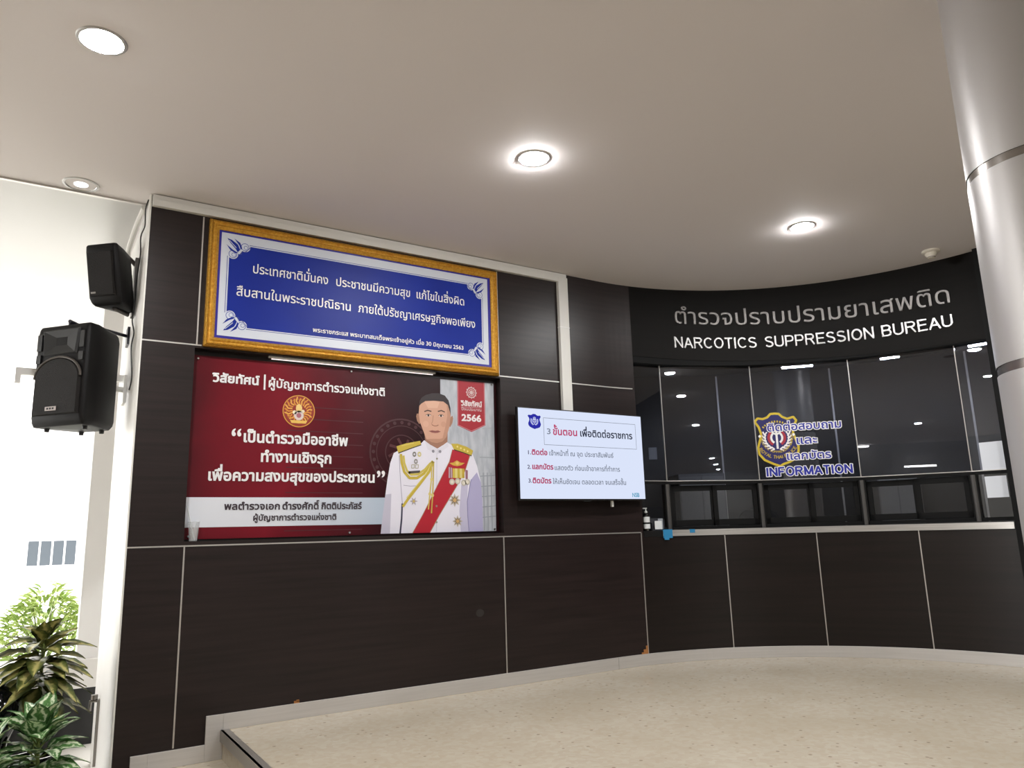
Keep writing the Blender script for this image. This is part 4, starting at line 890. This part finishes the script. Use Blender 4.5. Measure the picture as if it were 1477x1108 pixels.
def speaker_small():
    C0 = Vector((-.115, .3, 0)); ph = R(42)
    X = Vector((-math.cos(ph), math.sin(ph), 0)); Y = Vector((math.sin(ph), math.cos(ph), 0))
    t = thing('loudspeaker', 'small black wedge loudspeaker tilted on the white wall end, upper of two', 'loudspeaker', (0, .5, 2.9))
    W_, D_ = .24, .25
    def P(x, y, z):                                   # leaning forward: the top stands out further
        return tuple(C0+X*x+Y*(y-(z-2.72)*.22)+Vector((0, 0, z)))
    sec = [(0, .03), (.02, .008), (.06, 0), (W_-.04, 0), (W_-.01, .01), (W_, .035), (W_-.03, .14), (W_-.07, D_), (.07, D_), (.03, .14)]
    q = MB(); rings = []
    for z, ky, sh in ((2.695, .05, .16), (2.71, .03, .06), (2.74, .008, 0), (3.04, 0, 0), (3.075, .01, .04), (3.09, .02, .1)):
        rings.append([P(W_/2+(x-W_/2)*(1-sh), max(y, ky) if y < .05 else y*(1-sh*.5), z) for x, y in sec])
    q.loft(rings); obj('cabinet', q, 'speaker', t, bevel=.006, smooth=True)
    q = MB(); o1 = [(.03, 2.745), (W_-.03, 2.745), (W_-.028, 3.03), (.028, 3.03)]
    q.add([P(x, -.001, z) for x, z in o1]+[P(W_/2+(x-W_/2)*.94, -.012, 2.89+(z-2.89)*.97) for x, z in o1]+[P(x, .01, z) for x, z in o1], [(4, 5, 6, 7)]+[(i, (i+1) % 4, 4+(i+1) % 4, 4+i) for i in range(4)]+[(i, 8+i, 8+(i+1) % 4, (i+1) % 4) for i in range(4)]); obj('grille', q, 'grille', t)
    q = MB(); q.add([P(W_-.06+dx, -.0135, 2.765+dz) for dx, dz in ((-.018, -.006), (.018, -.006), (.018, .006), (-.018, .006))], [(0, 1, 2, 3)]); q.flat = True; obj('badge', q, mat('badge_grey', '#8a8783', .4), t)
    q = MB(); q.tube([P(W_/2, .1, 3.1), P(W_/2, .25, 3.1), (-.05, .56, 3.09), (-.012, .58, 3.06)], .016, 8); q.tube([P(W_/2, .1, 2.69), P(W_/2, .24, 2.685), (-.04, .56, 2.7), (-.012, .58, 2.74)], .014, 8); q.box((-.018, .53, 2.68), (.005, .63, 3.1)); obj('bracket', q, 'horn', t, smooth=True)
    return t
speaker_small()
def cable(name, lab, cat, pts, r_, m_):
    cu2 = []; P_ = [Vector(p_) for p_ in pts]
    for i in range(len(P_)-1):                        # Catmull-Rom through the points
        a_, b_, c_, d_ = P_[max(i-1, 0)], P_[i], P_[i+1], P_[min(i+2, len(P_)-1)]
        for j in range(6):
            s_ = j/6; cu2.append(.5*((2*b_)+(c_-a_)*s_+(2*a_-5*b_+4*c_-d_)*s_*s_+(3*b_-3*c_+d_-a_)*s_**3))
    cu2.append(P_[-1]); q = MB(); q.tube(cu2, r_, 8); tag(obj(name, q, m_, smooth=True, loc=pts[-1]), lab, cat)
cable('conduit', 'white bendy conduit bowed along the top of the white wall end', 'conduit', [(-.018, .2, 3.34), (-.04, .45, 3.29), (-.055, .7, 3.2), (-.04, .78, 3.1), (-.018, .8, 3.0), (-.018, .8, 2.84)], .016, M['trunk'])
cable('speaker_cable', 'thin black cable dropping down the wall end behind both loudspeakers', 'cable', [(-.006, .06, 3.345), (-.016, .1, 3.29), (-.008, .16, 3.2), (-.022, .22, 3.14), (-.01, .3, 3.04), (-.012, .42, 2.9), (-.008, .5, 2.75), (-.016, .46, 2.62), (-.006, .4, 2.52), (-.02, .34, 2.4), (-.008, .3, 2.2), (-.012, .36, 2.12)], .0045, M['wire'])
b = MB(); o_ = [(.003, 2.297), (.003, 2.345), (-.665, 2.345), (-.665, 2.235), (-.632, 2.235), (-.632, 2.297)]; b.loft([[(x_, y_, z_) for x_, z_ in o_] for y_ in (1.0, 1.04)]); tag(obj('metal_arm', b, 'greywhite', loc=(0, 1.02, 2.3)), 'pale grey metal arm with a down-turned tip behind the large loudspeaker', 'bracket')

# ---- behind the counter glass: tubes, chairs, cabinet
for i, (t0, t1, lab) in enumerate(((44.3, 50.2, 'longest lit tube lamp at the head of the glass over the shield'), (62.6, 65.9, 'short lit tube lamp at the head of the glass in the fourth bay'), (77.6, 81.0, 'lit tube lamp at the head of the glass next to the column'))):
    o = thing('tube_lamp', lab, 'lamp', bay((t0+t1)/2, 2.75)+(2.92,), 'tube lamps behind the counter glass')
    zz = zg((t0+t1)/2)+.033
    a_, c_ = bay(t0, 2.75), bay(t1, 2.75)
    q = MB(); q.tube([(a_[0], a_[1], zz), (c_[0], c_[1], zz)], .011, 10); obj('tube', q, 'tube', o)
    q = MB(); q.tube([(a_[0], a_[1], zz+.018), (c_[0], c_[1], zz+.018)], .014, 6)
    for e_ in (a_, c_): q.tube([(e_[0], e_[1], zz), (e_[0], e_[1], 2.925)], .006, 6)
    obj('housing', q, 'trunk', o)
def office_chair(t_, rr, lab, z):
    c_ = bay(t_, rr); o = thing('office_chair', lab, 'chair', c_+(0,)); a_ = R(-t_)
    q = MB(); q.box((c_[0]-.24, c_[1]-.24, .42), (c_[0]+.24, c_[1]+.24, .5)); obj('seat', rotated(q, c_, a_), 'chair', o, bevel=.03)
    q = MB(); q.loft([[(c_[0]-x_, c_[1]+.2+y_, zz_), (c_[0]+x_, c_[1]+.2+y_, zz_), (c_[0]+x_, c_[1]+.27+y_, zz_), (c_[0]-x_, c_[1]+.27+y_, zz_)] for x_, y_, zz_ in ((.2, 0, .56), (.23, .02, .8), (.23, .05, 1.1), (.2, .07, z-.06), (.13, .08, z))]); obj('backrest', rotated(q, c_, a_), 'chair', o, bevel=.03, smooth=True)
    q = MB(); q.tube([(c_[0], c_[1], .1), (c_[0], c_[1], .43)], .03, 12); q.tube([(c_[0], c_[1]+.2, .46), (c_[0], c_[1]+.28, .6)], .02, 8)
    for k_ in range(5): q.tube([(c_[0], c_[1], .1), (c_[0]+.28*math.cos(k_*1.2566), c_[1]+.28*math.sin(k_*1.2566), .07)], .02, 8)
    obj('base', rotated(q, c_, a_), 'blackmatte', o)
    for k_ in range(5):
        q = MB(); p_ = (c_[0]+.28*math.cos(k_*1.2566+a_), c_[1]+.28*math.sin(k_*1.2566+a_)); q.tube([(p_[0]-.02, p_[1], .028), (p_[0]+.02, p_[1], .028)], .028, 12); q.tube([(p_[0], p_[1], .03), (p_[0], p_[1], .075)], .008, 6); obj('caster', q, 'blackmatte', o)
office_chair(21.5, 3.2, 'dark office chair behind the leftmost sliding hatch', 1.36)
office_chair(40, 3.25, 'dark office chair behind the hatch under the shield', 1.3)
def cabinet(t0, t1, lab, z):
    o = thing('filing_cabinet', lab, 'cabinet', bay((t0+t1)/2, RB-.25)+(0,))
    q = MB(); q.arc(RB-.42, RB-.012, t0, t1, 0, z, n=2); obj('body', q, 'interior_grey', o)
    q = MB(); tm = (t0+t1)/2; q.arc(RB-.43, RB-.42, t0+.2, tm-.1, .05, z-.03, n=1); obj('door', q, 'cabdoor', o)
    q = MB(); q.arc(RB-.43, RB-.42, tm+.1, t1-.2, .05, z-.03, n=1); obj('door', q, 'cabdoor', o)
cabinet(28.5, 36, 'tall grey cabinet against the office wall behind the left hatch', 1.72)
cabinet(59, 64.5, 'tall grey cabinet against the office wall behind the right hatch', 1.62)
q = MB(); q.arc(RB-.012, RB+.001, 25.6, 26.9, 1.93, 2.07, n=1); tag(obj('switch_plate', q, 'greywhite', loc=bay(26.2, RB)+(2,)), 'small pale switch plate on the office wall right of the television', 'switch')

# ---- outside: parapet, post, facade, shrubs, potted plants
b = MB(); b.box((-2.4, 2.0, .03), (.12, 2.4, .24)); pw = struct(obj('wall_outside', b, 'white'))
b = MB(); b.box((-2.3, 2.06, -.4), (.1, 2.36, .03)); obj('dark_base', b, 'black', pw)
b = MB(); b.box((-.1, 2.08, .24), (.06, 2.3, CZ+.02)); struct(obj('trim_post', b, 'greywhite'))
bl = thing('building', 'white sunlit building across the yard with one grey window', 'building', (-3, 25, -.4))
b = MB(); b.box((-12, 25, -.4), (6, 33, 9)); obj('wall', b, 'white', bl)
b = MB(); b.box((-.62, 24.92, .5), (.9, 25.02, 1.66)); wf = obj('window', b, 'greywhite', bl)
for x0 in (-.56, -.2, .16, .52):
    q = MB(); q.box((x0, 24.9, .56), (x0+.3, 24.93, 1.36)); obj('pane', q, mat('pale_window_pane', '#4a5056', .2), wf)
q = MB(); q.box((-.7, 24.6, .36), (1.0, 25.0, .5)); obj('sill', q, 'greywhite', bl)
def leaf(q, base, dirv, L, Wd, droop, roll=0, nseg=7):
    d = Vector(dirv).normalized(); side = d.cross(Vector((0, 0, 1)));  side = side.normalized() if side.length > .05 else Vector((1, 0, 0))
    nrm = side.cross(d); side = (side*math.cos(roll)+nrm*math.sin(roll)); nrm = side.cross(d); o = len(q.v); p_ = Vector(base)
    for i in range(nseg+1):
        t = i/nseg; wv = Wd*(math.sin(math.pi*min(1, t**.8))**.85)*(1-.25*t)+.0015
        dd = (d+Vector((0, 0, -droop*t*1.6))).normalized()
        if i: p_ = p_+dd*(L/nseg)
        for j, s_ in enumerate((-1, -.5, 0, .5, 1)):
            q.v.append(tuple(p_+side*wv*.5*s_+nrm*(abs(s_)*wv*.16+.004*math.sin(t*18+s_*3)))); q.uv.append((.5+s_*.5, t))
    for i in range(nseg):
        for j in range(4): q.f.append((o+i*5+j, o+i*5+j+1, o+(i+1)*5+j+1, o+(i+1)*5+j)); q.mi.append(0)
def whorl(name, lab, x, y, z0, pot_r, pot_h, tiers, m_, L, Wd, seed, pet, cat='plant'):
    """potted plant: tiers of leaves (height, count, lift, length factor) round one stem"""
    random.seed(seed); o = thing(name, lab, cat, (x, y, z0))
    q = MB(); q.lathe([(pot_r*.7, 0), (pot_r, pot_h*.5), (pot_r*1.02, pot_h*.75), (pot_r*.88, pot_h), (pot_r*.8, pot_h), (pot_r*.8, pot_h-.03)], (x, y, z0), 32); obj('pot', q, 'pot', o, smooth=True)
    q = MB(); q.lathe([(.001, pot_h-.028), (pot_r*.8, pot_h-.028)], (x, y, z0), 20, cap=False); obj('soil', q, 'soil', o)
    st = MB(); fo = MB(); fo.uv = []; fo.flat = True; zb = z0+pot_h-.03
    st.tube([(x, y, zb), (x+.006, y, (zb+tiers[0][0])/2), (x, y, tiers[0][0])], [.012, .011, .007], 8)
    for k_, (z, n, lift, lf) in enumerate(tiers):
        for i in range(n):
            a_ = (i+.37*k_)/n*2*math.pi+random.uniform(-.25, .25)+seed; e_ = lift+random.uniform(-.18, .18)
            dv = Vector((math.cos(a_)*math.cos(e_), math.sin(a_)*math.cos(e_), math.sin(e_)))
            b0 = Vector((x, y, z+random.uniform(-.03, .03))); b1 = b0+dv*pet*random.uniform(.7, 1.3)
            st.tube([tuple(b0), tuple(b1+dv*.01)], .0035, 5)
            leaf(fo, b1, dv, L*lf*random.uniform(.85, 1.12), Wd*random.uniform(.85, 1.12), .42*random.uniform(.5, 1.4), random.uniform(-.35, .35))
    obj('stem', st, 'stem', o, smooth=True); obj('foliage', fo, m_, o, smooth=True)
ZL = -.326
whorl('potted_plant', 'tallest potted plant with olive and bronze mottled leaves by the wall end', -.37, .2, ZL, .13, .3,
      [(.57, 7, 1.0, .6), (.545, 9, .5, .85), (.5, 11, .22, 1.08), (.45, 11, .05, 1.1), (.4, 11, -.05, 1.1), (.34, 10, -.1, 1.05), (.27, 9, -.15, 1)], 'croton', .25, .115, 2, .02)
whorl('potted_plant', 'white striped green potted plant at the foot of the white wall end', -.36, -.17, ZL, .1, .16,
      [(.14, 6, 1.25, 1.0), (.11, 8, .8, 1.05), (.05, 9, .45, 1.05), (-.02, 10, .15, 1.05), (-.08, 10, -.05, 1), (-.13, 9, -.15, 1)], 'dieff', .19, .135, 5.4, .05)
whorl('potted_plant', 'white striped green potted plant at the left edge below the black jar', -.6, -.3, ZL, .1, .16,
      [(.06, 6, 1.1, 1), (.03, 8, .6, 1.05), (-.03, 10, .25, 1.05), (-.08, 10, 0, 1), (-.13, 9, -.15, 1)], 'dieff', .19, .13, 9, .05)
b = MB(); b.lathe([(.08, -.326), (.1, -.2), (.085, 0), (.11, .1), (.15, .2), (.152, .26), (.12, .34), (.07, .375), (.075, .4), (.06, .4), (.05, .36)], (-.6, .12, 0), 40, cap=False); b.lathe([(.001, -.326), (.08, -.326)], (-.6, .12, 0), 40, cap=False)
tag(obj('glazed_jar', b, 'pot', smooth=True, loc=(-.6, .12, ZL)), 'round glossy black jar half hidden among the plants', 'jar')
def shrub(x, y, z0, r_, hh, n, lab, seed):
    random.seed(seed); o = thing('garden_shrub', lab, 'shrub', (x, y, z0)); fo = MB(); fo.uv = []; fo.flat = True; st = MB()
    for i in range(9):
        a_ = i*.7; tip = (x+r_*.6*math.cos(a_), y+r_*.6*math.sin(a_), z0+hh*(.6+.3*random.random())); st.tube([(x, y, z0), (x+r_*.25*math.cos(a_), y+r_*.25*math.sin(a_), z0+hh*.4), tip], [.018, .012, .004], 6)
    for i in range(n):
        a_ = random.random()*6.283; u_ = random.random()**.5; zz_ = random.random(); rr = r_*u_*(1-.5*zz_*zz_)
        p_ = (x+rr*math.cos(a_), y+rr*math.sin(a_), z0+.1+hh*zz_*(1-.3*u_)); e_ = random.uniform(-.2, 1.2)
        leaf(fo, p_, (math.cos(a_)*math.cos(e_), math.sin(a_)*math.cos(e_), math.sin(e_)), random.uniform(.1, .18), .05, .4, random.uniform(-1, 1), 3)
    obj('stems', st, 'stem', o); obj('foliage', fo, 'shrubleaf', o)
shrub(-.25, 6.2, -.4, .55, 1.05, 800, 'sunlit yellow green shrub outside beyond the bronze leaved plant', 4)
shrub(-1.6, 5.4, -.4, .6, 1.3, 800, 'sunlit yellow green shrub outside at the left edge', 8)
# small fitting low on the wall end
ft = MB(); ft.tube([(0.003, 1.0, .09), (-.05, 1.0, .09), (-.055, 1.0, .03)], .012, 8); ft.lathe([(.022, 0), (.022, .03)], (-.03, 1.0, .1), 12); ft.box((-.012, .97, -.32), (.004, 1.0, .1))
tag(obj('wall_tap', ft, 'band', smooth=True, loc=(0, 1.0, 0)), 'small grey metal fitting low on the white wall end', 'tap')
